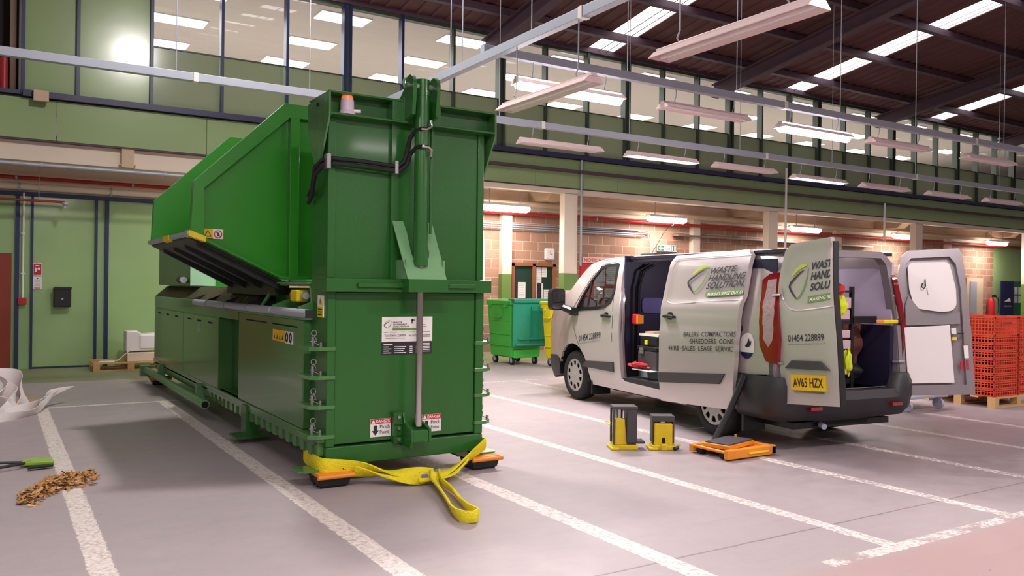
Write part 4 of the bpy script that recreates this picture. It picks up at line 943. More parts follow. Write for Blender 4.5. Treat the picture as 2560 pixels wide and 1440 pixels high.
# mirror
mi = MB(); mi.mat(BLACK)
mi.surf([(x, z) for x, z in rrect(-.30, -.09, 1.20, 1.49, .06)], [], lambda u, v, d: (u, 2.99 + d - .12 * ((u + .2) ** 2 + (v - 1.34) ** 2), v), .05, .10)
mi.tube([(-.12, 3.0, 1.24), (-.04, 2.93, 1.20), (.03, 2.88, 1.18)], [.045, .05, .06]).box(-.05, .03, 2.80, 2.96, 1.14, 1.24)
mr = vb(mi, 'wing_mirror', None, smooth=True)
vb(MB().surf(rrect(-.28, -.11, 1.31, 1.47, .03), [], lambda u, v, d: (u, 2.982 + d, v), .1, .004), 'mirror_glass', CHROME, mr)
vb(MB().surf(rrect(-.28, -.11, 1.22, 1.29, .03), [], lambda u, v, d: (u, 2.982 + d, v), .1, .004), 'mirror_glass', CHROME, mr)
# cab interior seen through the window
vb(MB().box(.10, VW - .10, 1.785, 1.82, .35, 1.90), 'bulkhead', INTD)
vb(MB().surf(A([(3.34, .30), (3.36, .52), (3.5, .56), (3.86, .54), (3.86, .38), (3.72, .24)]), [], LS(.012), .12, .03), 'front_bumper', BUMP, smooth=True)
vb(MB().box(.18, .66, 1.92, 2.08, .9, 1.62).box(.18, .66, 2.0, 2.5, .7, .9).box(.9, 1.5, 1.92, 2.08, .9, 1.62).box(.9, 1.5, 2.0, 2.5, .7, .9), 'seats', BLACK, bevel=.04)
vb(MB().box(.15, VW - .15, 2.85, 3.2, .85, 1.2), 'dashboard', BLACK, bevel=.05)
vb(MB().tube([(.42 + .18 * math.cos(i / 16 * 6.283), 2.72 + .06 * math.sin(i / 16 * 6.283), 1.2 + .17 * math.sin(i / 16 * 6.283)) for i in range(16)], .015, closed=True), 'steering_wheel', BLACK, smooth=True)
# handle, moulding and lettering of the cab door
def handle(a, z, off, p=None):
    g_ = LS(off + .022); h = MB().tube([g_(-a - .10, z - .004, .025), g_(-a - .085, z), g_(-a, z + .004), g_(-a + .085, z), g_(-a + .10, z - .004, .025)], [.012, .018, .021, .018, .012])
    h.surf(rrect(-a - .05, -a + .05, z - .035, z + .045, .03), [], LS(off + .002), .1, .004); return vb(h, 'door_handle', BLACK, p, smooth=True)
handle(2.09, 1.155, 0)
vb(MB().surf(A([(2.66, .475), (1.88, .475), (1.88, .595), (2.52, .56), (2.58, .54)]), [], LS(.018), .2, .02), 'side_moulding', TRIMG, bevel=.004)
def shearmap(off, k):                                            # lettering climbs towards the rear
    g_ = LS(off); return lambda u, v: g_(u, v + k * u)
s = MB().mat(INK); m_ = shearmap(.004, .15); add_text(s, '01454 228899', m_, -2.76, -2.20, 1.205, 1.285, .005); s.mat(INKG); add_text(s, 'www.wastehandlingsolutions.co.uk', m_, -2.76, -2.20, 1.165, 1.19, .0)
lab(vb(s, 'lettering', None), 'phone number lettering on the cab door')
# side opening: jamb lining, step, sill
fr_ = MB(); c2 = (sum(p[0] for p in openH) / len(openH), sum(p[1] for p in openH) / len(openH))
inn = [(c2[0] + (p[0] - c2[0]) * .93, c2[1] + (p[1] - c2[1]) * .965) for p in openH]
fr_.surf(openH, [inn], LS(-.03), .15, .03); vb(fr_, 'door_frame', SILVERIN, smooth=True)
st = MB().mat(BLACK).box(.04, .30, .66, 1.80, .36, .42); st.mat(TRIMG)
for k in range(4): st.box(.07 + .055 * k, .10 + .055 * k, .70, 1.74, .42, .43)
st.mat(GALV).box(.30, .32, .66, 1.8, .42, .53); vb(st, 'step', None)
vb(MB().box(.30, VW - .08, -.86, 1.78, .50, .53).box(.06, VW - .06, -.86, .68, .50, .53), 'load_floor', TRIMG)
PLY = M('van_side_lining', srgb(196, 180, 206), .6, 0, .06, 3)
vb(MB().mat(PLY).box(VW - .16, VW - .13, -.84, 1.76, 1.16, 1.80).mat(INTD).box(VW - .17, VW - .12, -.84, 1.76, .53, 1.16), 'side_lining', None)
vb(MB().box(.12, .14, -.80, .66, .53, 1.80).box(.16, VW - .16, -.84, 1.78, 1.86, 1.89), 'inner_lining', INTD)
wl = MB().surf(rrect(.33, .63, 1.20, 1.39, .05), [], lambda u, v, d: (u, 1.775 - d, v), .2, .01); vb(wl, 'bulkhead_window', M('bulkhead_glass', srgb(96, 96, 150), .08, 0, .1, 4, coat=.6), smooth=True)
for x in (.20, .27, 1.0): vb(MB().tube([(x, 1.76, .55), (x, 1.755, 1.5), (x + .06, 1.74, 1.72), (x + .2, 1.73, 1.80)], .018), 'bulkhead_rib', BLACK, smooth=True)
# sliding door, stood off the body
SD = MB().mat(SILVER); OFF = .10
sdo = A([(.78, .27), (.78, 1.80), (.74, 1.87), (-.42, 1.90), (-.50, 1.84), (-.53, 1.42), (-.50, 1.30), (-.49, .9), (-.44, .36), (-.38, .33)])
pan = A([(.66, 1.36), (.70, 1.40), (.68, 1.80), (.62, 1.825), (-.50, 1.845), (-.53, 1.42), (-.2, 1.405), (.55, 1.345)])
def sdf(u, v, d=0):
    q = LS(OFF)(u, v, d); k = .010 if inpoly((u, v), pan) else 0
    return (q[0] + k, q[1], q[2])
SD.surf(sdo, [], sdf, .045, .05)
sd_ = vb(SD, 'sliding_door', None, smooth=True, angle=40)
def sstrip(pts, wd, mat, name): return strip(pts, wd, OFF + .004, mat, name, sd_)
sstrip(A([(.70, 1.80), (.62, 1.83), (-.50, 1.85)]), .004, INKG, 'crease')
handle(.60, 1.205, OFF, sd_)
vb(MB().tube(smoothp([LS(OFF - .004)(-a, z) for a, z in ((.70, 1.78), (.715, 1.42), (.68, 1.36), (.55, 1.345), (.2, 1.365), (-.2, 1.39), (-.52, 1.405))]), .007, n=8), 'crease', SILVER, sd_, smooth=True)
mo = vb(MB().surf(A([(.775, .475), (-.27, .57), (-.35, .68), (.775, .585)]), [], LS(OFF + .018), .2, .02), 'side_moulding', TRIMG, sd_)
s = MB(); g_ = LS(OFF + .006); tilt = lambda k, o=0: (lambda u, v: g_(u + .12 * (v - 1.6), v + k * u))
logo(s, tilt(.05), -.38, 1.475, .32, .28)
s.mat(INK)
for t, z, u1, hgt in (('WASTE', 1.665, .35, .06), ('HANDLING', 1.585, .515, .065), ('SOLUTION', 1.505, .52, .07)): add_text(s, t, tilt(.06), -.045, u1, z, z + hgt, .03, .25)
s.mat(GRNI); s.surf([(-.045, 1.425), (.525, 1.46), (.525, 1.515 - .0), (-.045, 1.48)], [], lambda u, v, d: LS(OFF + .004)(u, v, d), .1, .001)
s.mat(PAPER); add_text(s, 'MAKING SENSE OUT O', lambda u, v: LS(OFF + .007)(u, v + .06 * u), -.01, .515, 1.435, 1.467, .01, .2)
s.mat(INK)
for t, u0, u1, z in (('·BALERS ·COMPACTORS', -.35, .49, 1.022), ('·SHREDDERS ·CONS', -.235, .47, .95), ('·HIRE ·SALES ·LEASE ·SERVIC', -.60, .465, .875)):
    add_text(s, t, lambda u, v: g_(u, v + .06 * u), u0, u1, z, z + .05, .004)
lab(vb(s, 'lettering', None, sd_), 'company name and service lettering on the sliding door')
# rear quarter details
vb(MB().surf(A([(-.44, 1.10), (-.76, 1.13), (-.76, 1.18), (-.44, 1.155)]), [], LS(.004), .2, .006), 'door_rail', BLACK)
s = MB(); cz = (-.545, .965); s.mat(PAPER); ring = [(-cz[0] + .105 * math.cos(i / 24 * 6.283), cz[1] + .125 * math.sin(i / 24 * 6.283)) for i in range(24)]
s.surf(ring, [], LS(.005), .2, .001); s.mat(BLUEI); s.surf([(u, v) for u, v in ring if v < .93] + [(-cz[0] + .10, .93), (-cz[0] - .1, .93)][:0], [], LS(.008), .2, .001)
s.mat(INK); s.surf([(.52, .96), (.55, .99), (.57, 1.04), (.59, 1.0), (.61, 1.02), (.60, .97), (.56, .95)], [], LS(.009), .2, .001)
lab(vb(s, 'badge_sticker', None), 'round white and blue sticker on the rear quarter')
# tail lamps wrapped round the rear corners
def tail(sx, name):
    f = (lambda u, v, d=0: LS(.02)(u, v, d)) if sx < 0 else (lambda u, v, d=0: (VW - sideb(-u, v) + .02 - d, -u, v))
    t = MB().mat(REDLENS); o_ = A([(-.66, 1.60), (-.69, 1.42), (-.71, 1.1), (-.73, .98), (-.80, .84), (-.92, .82), (-.93, 1.05), (-.90, 1.3), (-.87, 1.62), (-.84, 1.67), (-.74, 1.66)])
    t.surf(o_, [], f, .05, .06); q = vb(t, name, None, smooth=True)
    c = MB().surf(A([(-.735, 1.60), (-.74, 1.3), (-.765, 1.05), (-.83, .97), (-.87, 1.04), (-.865, 1.35), (-.83, 1.61)]), [], lambda u, v, d=0: (f(u, v)[0] + (-.004 if sx < 0 else .004), -u, v), .05, .002)
    vb(c, 'clear_lens', CLEARLENS, q, smooth=True); return q
tail(-1, 'tail_lamp'); tail(1, 'tail_lamp')
# rear frame and bumper
rk = lambda z: -.97 + .075 * max(0, z - .6)                      # rear face rake
rfm = MB(); ro = [(.03, .45), (.02, 1.2), (.10, 1.6), (.18, 1.82), (.32, 1.90), (VW - .32, 1.90), (VW - .18, 1.82), (VW - .10, 1.6), (VW - .02, 1.2), (VW - .03, .45)]
ri = [(.16, .56), (.14, 1.1), (.20, 1.55), (.25, 1.77), (.33, 1.835), (VW - .33, 1.835), (VW - .25, 1.77), (VW - .20, 1.55), (VW - .12, 1.1), (VW - .14, .56)]
rfm.surf(ro, [ri], lambda u, v, d: (u, rk(v) + .09 * (abs(u - VW / 2) / (VW / 2)) ** 3 + d, v), .1, .09)
vb(rfm, 'rear_frame', SILVERIN, smooth=True, bevel=.008)
vb(MB().surf([(VW - .09, .46), (VW + .0, .46), (VW + .0, 1.25), (VW - .06, 1.6), (VW - .15, 1.6), (VW - .08, 1.2)], [], lambda u, v, d: (u, rk(v) - .012 + .09 + d, v), .2, .02), 'hinge_pillar', BLACK)
bp = MB(); V_ = []; n = 25
def bpath(s_):                                                   # plan curve of the bumper from left arch round to the right arch
    s2 = abs(s_) * 1.0
    if s2 < .62: return (VW / 2 + s_ / .62 * (VW / 2 - .22), -1.03 - .03 * math.cos(s_ / .62 * 1.57))
    k = (s2 - .62) / .2
    if k < 1: th = k * 1.57; x = VW / 2 - .22 + .25 * math.sin(th); y = -1.03 + .25 * (1 - math.cos(th))
    else: x = VW / 2 + .03; y = -.78 + (s2 - .82) / .18 * .38
    return (VW / 2 + math.copysign(x, s_), y)
prof_ = [(.0, .70), (.03, .62), (.03, .48), (.0, .36), (-.06, .29)]
for i in range(41):
    s_ = -1 + 2 * i / 40; x, y = bpath(s_); x2, y2 = bpath(min(1, s_ + .01)); x1, y1 = bpath(max(-1, s_ - .01)); d = Vector((x2 - x1, y2 - y1)).normalized(); nx, ny = d.y, -d.x
    for o_, z in prof_:
        zz = z if z < .6 or abs(s_) > .6 else z - .14
        V_.append((x + nx * o_, y + ny * o_, zz))
    V_.append((x - nx * .12, y - ny * .12, .29)); V_.append((x - nx * .12, y - ny * .12, (.70 if abs(s_) > .6 else .56)))
k7 = 7; bp.add(V_, [(i * k7 + j, i * k7 + (j + 1) % k7, (i + 1) * k7 + (j + 1) % k7, (i + 1) * k7 + j) for i in range(40) for j in range(k7)])
bu = vb(bp, 'rear_bumper', BUMP, smooth=True, angle=50)
vb(MB().box(.28, .42, -1.095, -1.05, .40, .43).box(VW - .42, VW - .28, -1.095, -1.05, .40, .43), 'reflector', REDLENS, bu)
vb(MB().box(.25, VW - .25, -.9, 3.3, .20, .26).box(.5, 1.2, -.9, -.7, .22, .34), 'underbody', BLACK)
vb(MB().tube([(.62, -.55, .26), (.60, -.85, .24), (.56, -.98, .22)], .028), 'exhaust', GALV, smooth=True)
for c, nm in ((0, 'wheel_arch'), (2.933, 'wheel_arch')):
    for x0, x1 in ((.03, .34), (VW - .34, VW - .03)):
        wa = MB(); P_ = archpts(c, .35, .415, -5, 185, 14); n_ = len(P_)
        wa.add([(x0, a, z) for a, z in P_] + [(x1, a, z) for a, z in P_], [(i, i + 1, n_ + i + 1, n_ + i) for i in range(n_ - 1)] + [tuple(range(n_, 2 * n_))] * (x0 < .1) + [tuple(range(n_))] * (x0 > .1))
        vb(wa, nm, BLACK)
# wheels
def wheel(a, left):
    x0 = .035 if left else VW - .035; s_ = 1 if left else -1; c = (x0, a, .335); ax = (s_, 0, 0)
    w_ = MB().lathe([(.215, .02), (.225, .0), (.29, -.004), (.318, .02), (.332, .06), (.332, .16), (.318, .205), (.29, .22), (.2, .22)], c, ax, 40); q = vb(w_, 'wheel', TYRE, smooth=True, angle=50)
    h = MB(); ring_o = 40; V_ = []
    hf = lambda u, v, d=0: (x0 + s_ * (.012 + .05 * max(0, (.06 - (u * u + v * v))) * -4 + d + (.0)), a + u, .335 + v)
    circ = [(.218 * math.cos(i / 40 * 6.283), .218 * math.sin(i / 40 * 6.283)) for i in range(40)]
    holes = []
    for k in range(10):
        th = k / 10 * 6.283 + .3; rot = lambda r_, t: (r_ * math.cos(th + t), r_ * math.sin(th + t))
        holes.append([rot(.125, -.13), rot(.125, .13), rot(.15, .2), rot(.185, .19), rot(.19, 0), rot(.185, -.19), rot(.15, -.2)])
    h.surf(circ, holes, hf, .05, .012); hb = vb(h, 'wheel_trim', HUB, q, smooth=True)
    vb(MB().cyl((x0 + s_ * .05, a, .335), (x0 + s_ * .07, a, .335), .215, n=32), 'rim', BLACK, q)
    vb(MB().cyl((x0 - s_ * .004, a, .335), (x0 + s_ * .01, a, .335), .035, n=20), 'hub_cap', HUB, q, smooth=True)
for a in (0, 2.933):
    wheel(a, True); wheel(a, False)
vb(MB().box(.03, .30, 2.44, 2.47, .13, .36), 'mud_flap', BLACK)
vb(MB().box(.03, .30, -.47, -.44, .13, .40), 'mud_flap', BLACK)
# ---- rear doors.  own plane: u across the door from the hinge, v up; hinge axis raked with the rear face
def door_frame_(hx, ha, ang, rake=.09):
    """returns fn(u,v,d): u from hinge outwards, v height, d = thickness behind the outer skin"""
    k_ = Vector((0, math.sin(rake), math.cos(rake))).normalized()
    w0 = Vector((math.cos(ang), math.sin(ang), 0)); w_ = (w0 - k_ * w0.dot(k_)).normalized(); nrm = k_.cross(w_).normalized()
    o_ = Vector((hx, ha, .46))
    def fn(u, v, d=0):
        bow_ = .05 * max(0, (v - .75) / .7) ** 2
        return tuple(o_ + w_ * (u * .92) + k_ * v + nrm * (d + bow_))
    return fn
DO = [(.02, .0), (.74, -.0), (.745, .55), (.73, .95), (.72, 1.40), (.69, 1.46), (.18, 1.46), (.10, 1.40), (.03, 1.15), (.0, .95), (.0, .03)]
ld = door_frame_(.07, -.95, math.radians(-90))
PANL = [(.06, .98), (.12, .90), (.22, .84), (.73, .85), (.715, 1.38), (.20, 1.38), (.10, 1.20)]
def ldf(u, v, d=0): return ld(u, v, d + (.012 if inpoly((u, v), PANL) else 0))
dl = MB().mat(SILVER).surf(DO, [], ldf, .05, .045); DL = vb(dl, 'rear_door', None, smooth=True, angle=40)
lab(DL, 'left rear door, swung open, outer side in view')
vb(MB().tube(smoothp([ld(u, v, .004) for u, v in ((.06, 1.15), (.07, .98), (.13, .89), (.24, .845), (.5, .845), (.735, .855))]), .007, n=8), 'crease', SILVER, DL, smooth=True)
dl = MB().surf([(.72, .0), (.755, .0), (.755, .55), (.74, .95), (.73, 1.42), (.70, 1.42)][::1], [], lambda u, v, d: ld(u, v, .01 + d), .2, .06); vb(dl, 'edge', BLACK, DL)
s = MB(); g2 = lambda e: (lambda u, v, d=0: ld(u, v, -e + d)); q2 = g2(.003)
logo(s, lambda u, v: ld(u + .1 * (v - 1.1), v, .007), .16, .94, .26, .31)
s.mat(INK)
for t, u1, z in (('WAST', .715, 1.19), ('HAND', .715, 1.10), ('SOLU', .705, 1.005)): add_text(s, t, lambda u, v: ld(u + .1 * (v - 1.1), v + .03 * (u - .4), .007), .445, u1, z, z + .07, .03, .2)
s.mat(GRNI); s.add([ld(*p, .008) for p in ((.40, .90), (.72, .92), (.72, .975), (.41, .96))], [(0, 1, 2, 3)]); s.mat(PAPER); add_text(s, 'MAKING SE', lambda u, v: ld(u, v + .04 * (u - .4), .006), .43, .71, .915, .945, .01, .2)
s.mat(INK); add_text(s, '01454 228899', lambda u, v: ld(u, v, -.004), .13, .60, .565, .625, .004); s.mat(INKG); add_text(s, 'www.wastehandlingsolutions.co.uk', lambda u, v: ld(u, v, -.004), .13, .62, .53, .548, 0)
lab(vb(s, 'lettering', None, DL), 'cut-off company name and phone number on the left rear door')
vb(MB().prism([(.09, .325), (.19, .395), (.55, .385), (.66, .305)], ld, -.03, .01), 'plate_hood', TRIMG, DL)
pl = MB().mat(YEL).prism([(.15, .13), (.60, .125), (.60, .265), (.15, .27)], ld, -.012, 0); pl.mat(INK)
add_text(pl, 'AV65 HZX', lambda u, v: ld(u, v, -.0135), .18, .57, .155, .24, .02); vb(pl, 'number_plate', None, DL)
vb(MB().prism([(.19, .108), (.57, .105), (.57, .118), (.19, .122)], ld, -.012, 0), 'plate_trim', CHROME, DL)
vb(MB().tube([ld(-.05, 1.0, -.01), ld(.0, 1.0, -.02), ld(.05, 1.0, 0)], .014).tube([ld(-.05, .37, -.01), ld(.0, .37, -.02), ld(.05, .37, 0)], .014), 'door_hinge', STEEL, DL, smooth=True)
# right door: inner side in view
rd = door_frame_(VW - .09, -.90, math.radians(-36))
rdm = lambda u, v, d=0: rd(u, v, -d)
RD = MB().mat(SILVERIN)
RD.surf(DO, [], lambda u, v, d=0: rd(u, v, d), .07, .012)
rim_in = [(.06, .10), (.66, .10), (.665, .82), (.67, 1.05), (.645, 1.30), (.59, 1.38), (.20, 1.38), (.14, 1.32), (.09, 1.0), (.07, .78)]
RD.surf(DO, [rim_in], lambda u, v, d=0: rd(u, v, -.045 + d), .07, .05)
RD.surf([(.09, .70), (.64, .70), (.645, .82), (.40, .76), (.28, .80), (.14, 1.0), (.10, .9)], [], lambda u, v, d=0: rd(u, v, -.04 + d), .07, .03)
dr = vb(RD, 'rear_door', None, smooth=True, angle=40); lab(dr, 'right rear door, swung open, inner side with white lining')
wp = MB().surf([(.155, 1.06)] + arc(.27, .96, .10, 215, 262, 4) + [(.46, .825)] + arc(.53, .92, .09, -85, 0, 6) + [(.625, 1.05), (.60, 1.22)] + arc(.53, 1.27, .06, 10, 90, 5) + arc(.22, 1.27, .065, 90, 175, 5), [], lambda u, v, d=0: rd(u, v, -.035 + d), .1, .01)
up_ = vb(wp, 'lining_panel', WHITE, dr, smooth=True)
vb(MB().tube([rd(.29, 1.12, -.045), rd(.275, 1.08, -.06), rd(.295, 1.065, -.065), rd(.315, 1.09, -.06), rd(.32, 1.16, -.045)], .005).tube([rd(.33, 1.07, -.045), rd(.34, 1.0, -.04)], .0015), 'coat_hook', BLACK, up_)
vb(MB().prism([(.075, .12), (.54, .12), (.53, .69), (.07, .68)], rd, -.055, -.03), 'lining_panel', WHITE, dr, bevel=.004)
lt = MB().mat(BLACK).prism([(.60, .60), (.66, .60), (.66, .61), (.60, .61)], rd, -.07, -.04); lt.mat(WHITE).prism([(.54, .60), (.585, .60), (.585, .66), (.54, .66)], rd, -.07, -.04); lt.mat(HAZY).prism([(.54, .54), (.585, .54), (.585, .57), (.54, .57)], rd, -.07, -.04); vb(lt, 'latch', None, dr)
s = MB().mat(PAPER).prism([(.655, .36), (.70, .36), (.70, .49), (.655, .49)], rd, -.05, -.046); s.mat(REDI).prism([(.655, .485), (.70, .485), (.70, .495), (.655, .495)], rd, -.052, -.046).prism([(.61, .25), (.635, .25), (.635, .33), (.61, .33)], rd, -.052, -.04).prism([(.67, .25), (.695, .25), (.695, .34), (.67, .34)], rd, -.052, -.046); vb(s, 'door_labels', None, dr)
vb(MB().tube([rd(-.06, 1.0, -.03), rd(-.01, 1.0, -.06), rd(.05, 1.0, -.045)], .016).tube([rd(-.06, .34, -.03), rd(-.01, .34, -.06), rd(.05, .34, -.045)], .016), 'door_hinge', STEEL, dr, smooth=True)
cs = MB().mat(ORANGE).box(1.52, 1.58, -1.02, -.86, 1.15, 1.19); cs = MB(); p0 = Vector((1.42, -.80, 1.20)); p1 = Vector(rd(.05, .74, -.05)); p2 = p0.lerp(p1, .55); p3 = p0.lerp(p1, .85)
cs.mat(ORANGE).ribbon([p0, p0.lerp(p1, .3)], .035, .012).mat(HAZY).ribbon([p0.lerp(p1, .3), p3], .035, .012).mat(BLACK).ribbon([p3, p1], .055, .03); vb(cs, 'check_strap', None)
vb(MB().mat(REDI).prism([(.72, .25), (.74, .25), (.74, .35), (.72, .35)], ld, .07, .075), 'red_reflector', None, DL)
vb(MB().lathe([(0, 0), (.05, -.01), (.06, -.02), (0, -.02)], (.95, .4, 1.86)), 'interior_lamp', Memit('van_lamp', (1, .95, .9), 12))
vb(MB().mat(TRIMG).box(.35, .95, 1.55, 1.85, 1.915, 1.935).mat(BLACK).tube([(.65, 2.05, 1.95), (.72, 1.9, 2.2), (.8, 1.75, 2.4)], .003), 'roof_vent', None)
l = bpy.data.lights.new('van_interior_lamp', 'POINT'); l.energy = 12; l.shadow_soft_size = .06; l.color = (1, .9, .95)
o = bpy.data.objects.new('van_interior_lamp', l); COL.objects.link(o); o.parent = VAN; o.location = (.95, .4, 1.80)
# ---- things inside the van (placed in van space, then fixed in the world)
bpy.context.view_layer.update()
VM = Matrix.Translation(VAN.location) @ Matrix.Rotation(VAN.rotation_euler.z, 4, 'Z')
def vthing(name, label, cat, x, y, z, group=None, rz=0):
    p = VM @ Vector((x, y, z)); return thing(name, label, cat, p, VAN.rotation_euler.z + rz, group)
def lb(mb, n, m, p, **k): return mb.build(n, m, p, world=False, **k)
t = vthing('tool_case', 'large dark plastic tool case standing inside the side door of the van', 'tool box', .34, 1.40, .53)
lb(MB().box(-.18, .2, -.20, .20, 0, .24), 'body', TRIMG, t, bevel=.02); lb(MB().box(-.185, .205, -.205, .205, .24, .29), 'lid', BLACK, t, bevel=.012); lb(MB().box(-.20, -.185, .05, .13, .20, .27), 'catch', STEEL, t)
t = vthing('tool_case', 'smaller black tool case stacked on the large one inside the van', 'tool box', .35, 1.40, .82)
lb(MB().box(-.17, .18, -.18, .18, 0, .12), 'body', BLACK, t, bevel=.015); lb(MB().box(-.185, -.17, .0, .06, .02, .07), 'catch', HAZY, t)
t = vthing('cardboard_tray', 'open brown and white tray of papers on top of the tool cases', 'tray', .34, 1.40, .94)
lb(MB().box(-.16, .16, -.2, .2, 0, .025), 'tray', WHITE, t); lb(MB().box(-.1, .12, -.02, .16, .025, .05), 'packet', WOOD, t)
t = vthing('red_lamp', 'small red and orange work lamp hanging on the van bulkhead', 'lamp', .20, 1.68, 1.07)
lb(MB().box(-.04, .03, -.05, .05, 0, .12), 'housing', REDI, t, bevel=.01); lb(MB().box(-.045, .035, -.09, -.05, .01, .11), 'side', ORANGE, t)
t = vthing('cable_reel', 'tangle of red cable on the van floor by the step', 'cable', .12, 1.48, .54)
c = MB(); random.seed(3)
for k in range(3): c.tube(smoothp([(random.uniform(-.05, .05), random.uniform(-.20, .20), random.uniform(.02, .08)) for _ in range(6)], 4), .012, n=6)
lb(c, 'cable', REDI, t, smooth=True)
t = vthing('floor_mat', 'pale offcut lying on the van step', 'sheet', .16, 1.40, .535); lb(MB().box(-.08, .06, -.2, .2, 0, .008), 'sheet', PAPER, t)
# rear load: rack, boxes, hi-vis, coat
t = vthing('shelf_rack', 'black metal shelf rack inside the rear of the van', 'shelving', .94, -.30, .53)
r = MB()
for x in (-.28, .30):
    for y in (-.35, .55): r.box(x - .018, x + .018, y - .018, y + .018, 0, 1.02)
lb(r, 'upright', BLACK, t)
for z in (.04, .64, .96): lb(MB().box(-.29, .32, -.36, .56, z, z + (.05 if z < .9 else .02)), 'shelf', BLACK, t)
lb(MB().box(.30, .62, -.38, -.35, .65, .72), 'cross_rail', BLACK, t)
for i, (z, hh, wd, lab2) in enumerate(((.665, .13, .24, 'pale pink box on the middle shelf of the van rack'), (.80, .12, .26, 'upper pale box on the middle shelf of the van rack'), (.13, .14, .27, 'lowest pale carton on the bottom shelf of the van rack'), (.28, .10, .24, 'second pale carton on the bottom shelf of the van rack'), (.39, .10, .27, 'third pale carton on the bottom shelf of the van rack'), (.50, .09, .25, 'topmost pale carton on the bottom shelf of the van rack'))):
    t = vthing('carton', lab2, 'box', .97, -.46, .53 + z, 'cartons on the van rack'); lb(MB().box(-.25, wd, -.2, .3, 0, hh - .012), 'carton', M('carton_%d' % i, srgb(206, 176, 186), .8, 0, .08, 6), t, bevel=.008)
def lump(name, label, cat, loc, size, mat, seed, n=10, group=None):
    """crumpled cloth: a noise-displaced ellipsoid with folds"""
    t = vthing(name, label, cat, *loc, group=group); rnd = random.Random(seed); V_ = []; ph = [rnd.uniform(0, 6.28) for _ in range(6)]
    N_, K_ = 22, 14
    for i in range(K_ + 1):
        th = math.pi * i / K_
        for j in range(N_):
            f = 2 * math.pi * j / N_; r = 1 + .16 * math.sin(5 * f + ph[0] + 2 * th) + .12 * math.sin(9 * f + ph[1] - 3 * th) + .1 * math.sin(7 * th + ph[2] + f)
            V_.append((size[0] * r * math.sin(th) * math.cos(f), size[1] * r * math.sin(th) * math.sin(f), size[2] * r * math.cos(th)))
    lb(MB().add(V_, [(i * N_ + j, i * N_ + (j + 1) % N_, (i + 1) * N_ + (j + 1) % N_, (i + 1) * N_ + j) for i in range(K_) for j in range(N_)]), 'cloth', mat, t, smooth=True, angle=80); return t
HV = M('hi_vis_yellow', srgb(214, 226, 30), .7, 0, .1, 10)
lump('hi_vis_vest', 'yellow hi-vis vest hanging at the top of the van rack', 'vest', (.93, -.80, 1.36), (.07, .04, .09), HV, 1)
lump('hi_vis_vest', 'yellow hi-vis trousers hanging low beside the van rack', 'clothes', (1.0, -.84, .81), (.04, .03, .11), HV, 2)
lump('red_bag', 'red bag at the top left inside the rear of the van', 'bag', (.90, -.80, 1.52), (.06, .05, .05), REDI, 3)
lump('work_coat', 'dark maroon work coat hanging inside the rear of the van', 'coat', (1.44, -.45, 1.0), (.12, .08, .24), M('maroon_cloth', srgb(110, 60, 56), .9, 0, .5, 9), 4)
lump('dark_bag', 'black bag on the van floor behind the rear doors', 'bag', (1.38, -.35, .68), (.18, .2, .15), RUBBER, 5)
# ================================================================== SMALL THINGS ON THE FLOOR
# toe jacks
def toe_jack(loc, rz, H_, label, tall):
    t = thing('toe_jack', label, 'jack', (*loc, 0), rz, 'hydraulic toe jacks'); B = lambda mb, n, m, **k: mb.build(n, m, t, world=False, **k)
    B(MB().box(-.11, .12, -.09, .09, 0, .045).box(-.14, -.06, -.11, .11, 0, .025), 'base', YELP, bevel=.008)
    if tall:
        B(MB().prism([(-.10, .045), (.02, .045), (0.0, .28), (-.06, .30), (-.09, .28)], lambda u, v, d: (u, -.06 + d, v), 0, .12), 'body', YELP, bevel=.006)
        B(MB().box(.015, .11, -.085, .085, .07, H_ - .02).box(-.115, .115, -.09, .09, H_ - .03, H_).box(-.115, -.095, -.085, -.06, .05, H_ - .03).box(-.115, -.095, .06, .085, .05, H_ - .03), 'lifting_head', TRIMG, bevel=.006)
        B(MB().box(.10, .19, -.07, .07, .055, .08), 'toe', TRIMG, bevel=.006)
        B(MB().tube([(-.12, .0, .24), (-.17, .03, .25), (-.17, -.03, .235), (-.12, -.01, .225)], .004), 'wire_ring', HAZY)
        B(MB().cyl((-.045, 0, .28), (-.045, 0, H_ - .03), .035), 'ram', CHROME, smooth=True)
    else:
        # body front faces the local -y side
        B(MB().box(-.085, .085, -.07, .07, .04, .245), 'body', YELP, bevel=.01)
        o_ = MB().box(-.015, .015, -.074, -.068, .06, .10); o_.cyl((0, -.074, .10), (0, -.068, .10), .015); B(o_, 'slot', DARKHOLE)
        B(MB().box(-.105, .105, -.06, .09, H_ - .055, H_).box(-.105, -.088, -.05, .08, .06, H_ - .05).box(.088, .105, -.05, .08, .06, H_ - .05), 'lifting_head', TRIMG, bevel=.006)
        B(MB().cyl((0, -.0, .24), (0, 0, H_ - .05), .04), 'ram', CHROME, smooth=True)
        B(MB().cyl((.11, -.06, .03), (.16, -.05, .05), .014), 'pump_socket', YELP, smooth=True); B(MB().cyl((.09, -.12, .02), (.13, -.10, .03), .018), 'valve', BLACK, smooth=True)
        B(MB().box(-.03, .03, -.12, -.07, 0, .06), 'pump', YELP, bevel=.01)
    return t
toe_jack((5.03, 6.04), math.radians(-28), .405, 'taller yellow toe jack with dark lifting head standing beside the van', True)
toe_jack((5.35, 5.86), math.radians(-32), .315, 'shorter yellow toe jack seen from its front with arched slot', False)
